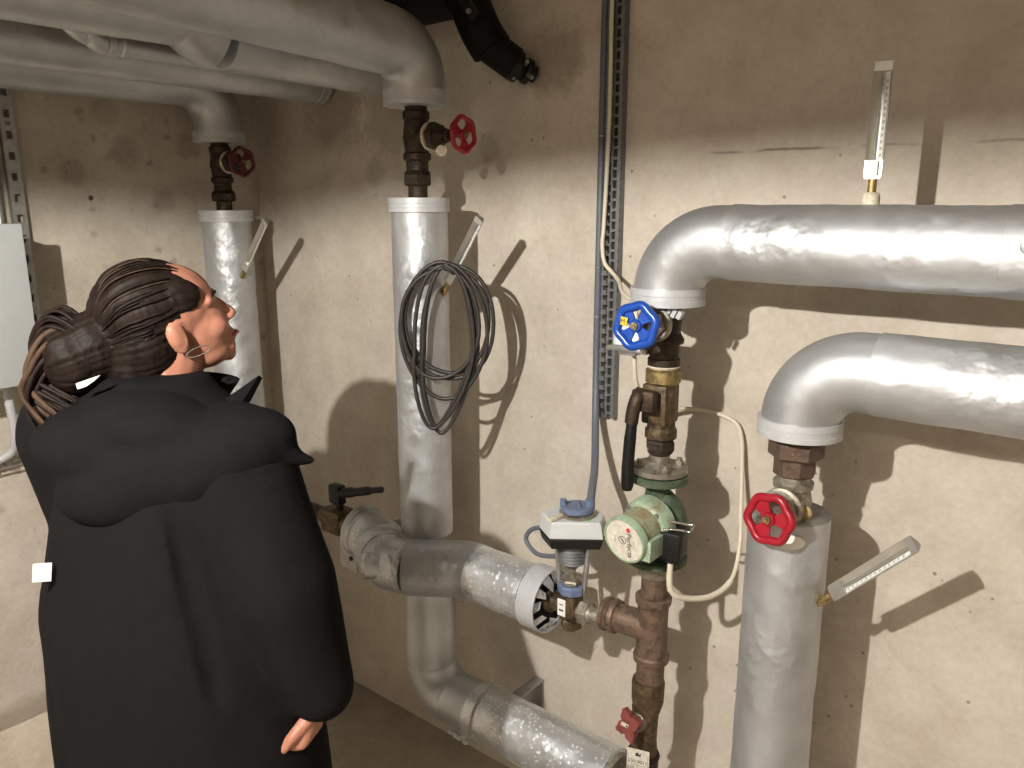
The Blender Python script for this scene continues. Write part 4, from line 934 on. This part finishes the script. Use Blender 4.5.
# raised collar: a ring round the neck with a point at the throat
def fold(p, n):
    q = p - W(0, 0, 0); a = q.dot(RT); z = p.z
    s1 = noise.noise(V((a*7, z*3.0, q.dot(FH)*5))) * .012 + noise.noise(V((a*16, z*7, q.dot(FH)*9+5))) * .006
    # crease between sleeve and back
    cr = a - (.075 + (1.14-z)*.20)
    fa = max(0, min(1, (z-.88)/.06))*max(0, min(1, (1.24-z)/.08))
    if q.dot(FH) < .02: s1 -= .018*fa*math.exp(-(cr/.016)**2)
    return p + n*s1
co = remeshed(coat, 'coat', M['cloth'], t, .009, 8, .5, fold)
col = MB(); R = []
for k in range(3):
    r_ = []
    for i in range(40):
        a = 2*PI*i/40; ft = max(0, math.cos(a-.55))**3   # tallest and furthest out at the throat side
        rad = (.082 + .008*k) + ft*(.020+.010*k); z = 1.352 + .018*k - ft*(.004*k) - .018*(1-k/2)
        r_.append(col.b.verts.new(W(-.022, .02, z) + D(math.cos(a)*rad, math.sin(a)*rad*.95, 0)))
    R.append(r_)
inner = []
for k in (2, 1, 0):
    r_ = []
    for i, v in enumerate(R[k]): c = W(-.022, .02, v.co.z); r_.append(col.b.verts.new(c + (v.co-c)*.90 - V((0, 0, .004 if k == 2 else 0))))
    inner.append(r_)
col.skin(R+inner, closed=True); col.build('collar', M['cloth'], co, 60)
# flap of the open collar towards the pipes
fl = MB(); P = [W(.06, -.03, 1.372), W(.115, -.03, 1.372), W(.162, .0, 1.404), W(.142, -.01, 1.366), W(.12, -.05, 1.330), W(.04, -.08, 1.340)]
cen = sum(P, V((0, 0, 0)))/6; a_ = [fl.b.verts.new(p) for p in P]; b_ = [fl.b.verts.new(p+D(-.004, .03, -.012)) for p in P]; fl.skin([a_, b_]); fl.build('collar_flap', M['cloth'], co, 0)
# hood lying on the back, hem sweeping up to the right shoulder
hd = MB()
hd.ball(W(.045, -.098, 1.272), (.215, .090, .085), D(.957, 0, .29), D(0, 1, 0), D(-.29, 0, .957))
hd.ball(W(-.02, -.05, 1.345), (.16, .095, .055)); hd.ball(W(-.10, -.05, 1.30), (.13, .105, .070))
hd.ball(W(.13, -.100, 1.305), (.120, .075, .050), D(.99, .1, -.05), D(-.1, 1, 0), D(.05, 0, .99))
hd.caps(W(.17, -.12, 1.305), W(.240, -.105, 1.292), .036, .018); hd.caps(W(.235, -.105, 1.290), W(.268, -.09, 1.280), .020, .012)
def hfold(p, n):
    q = p - W(0, 0, 0); a = q.dot(RT)
    return p + n*(noise.noise(V((a*9, p.z*10, 2)))*.010)
remeshed(hd, 'hood', M['cloth'], co, .006, 22, .6, hfold)
# labels
mb = MB(); c = W(-.196, -.105, 1.085); R3 = Matrix((RT, FH, V((0, 0, 1)))).transposed() @ Matrix.Rotation(.5, 3, 'Z'); mb.box(c, (.028, .004, .032), R3 @ Matrix.Rotation(.15, 3, 'Y')); mb.build('fabric_label', M['paper'], co, 0)
mb = MB(); P = [(-.018, -.004), (.020, .009), (.009, -.001), (-.003, -.009), (-.016, -.013)]; mb.prism(P, D(1, .1, 0), D(0, .1, 1), W(-.078, -.105, 1.418), .006); mb.build('neck_label', M['paper'], co, 0)
# trousers and shoes
tr = MB()
section(tr, [(0, 0, .78, .17, .13), (0, 0, .88, .165, .125), (0, 0, .98, .15, .115)])
for s_ in (-1, 1): tr.caps(BC(s_*.085, 0, .84), BC(s_*.095, .01, .47), .100, .072); tr.caps(BC(s_*.095, .01, .47), BC(s_*.095, -.02, .10), .072, .060)
remeshed(tr, 'trousers', M['cloth_in'], t, .010, 6)
for s_ in (-1, 1):
    mb = MB(); P = []
    for f_, w_, h_ in ((-.085, .028, .06), (-.06, .036, .085), (0, .038, .085), (.06, .042, .06), (.12, .046, .045), (.16, .038, .035), (.175, .015, .02)):
        c = BC(s_*.097, f_, FLOOR+h_/2+.001); P.append(mb.ring(c, bR, V((0, 0, 1)), w_, h_/2, n=20))
    mb.skin(P); mb.build('shoe', M['black_rubber'], t, 60)

for o in bpy.data.objects:
    if '_o' in o: del o['_o']
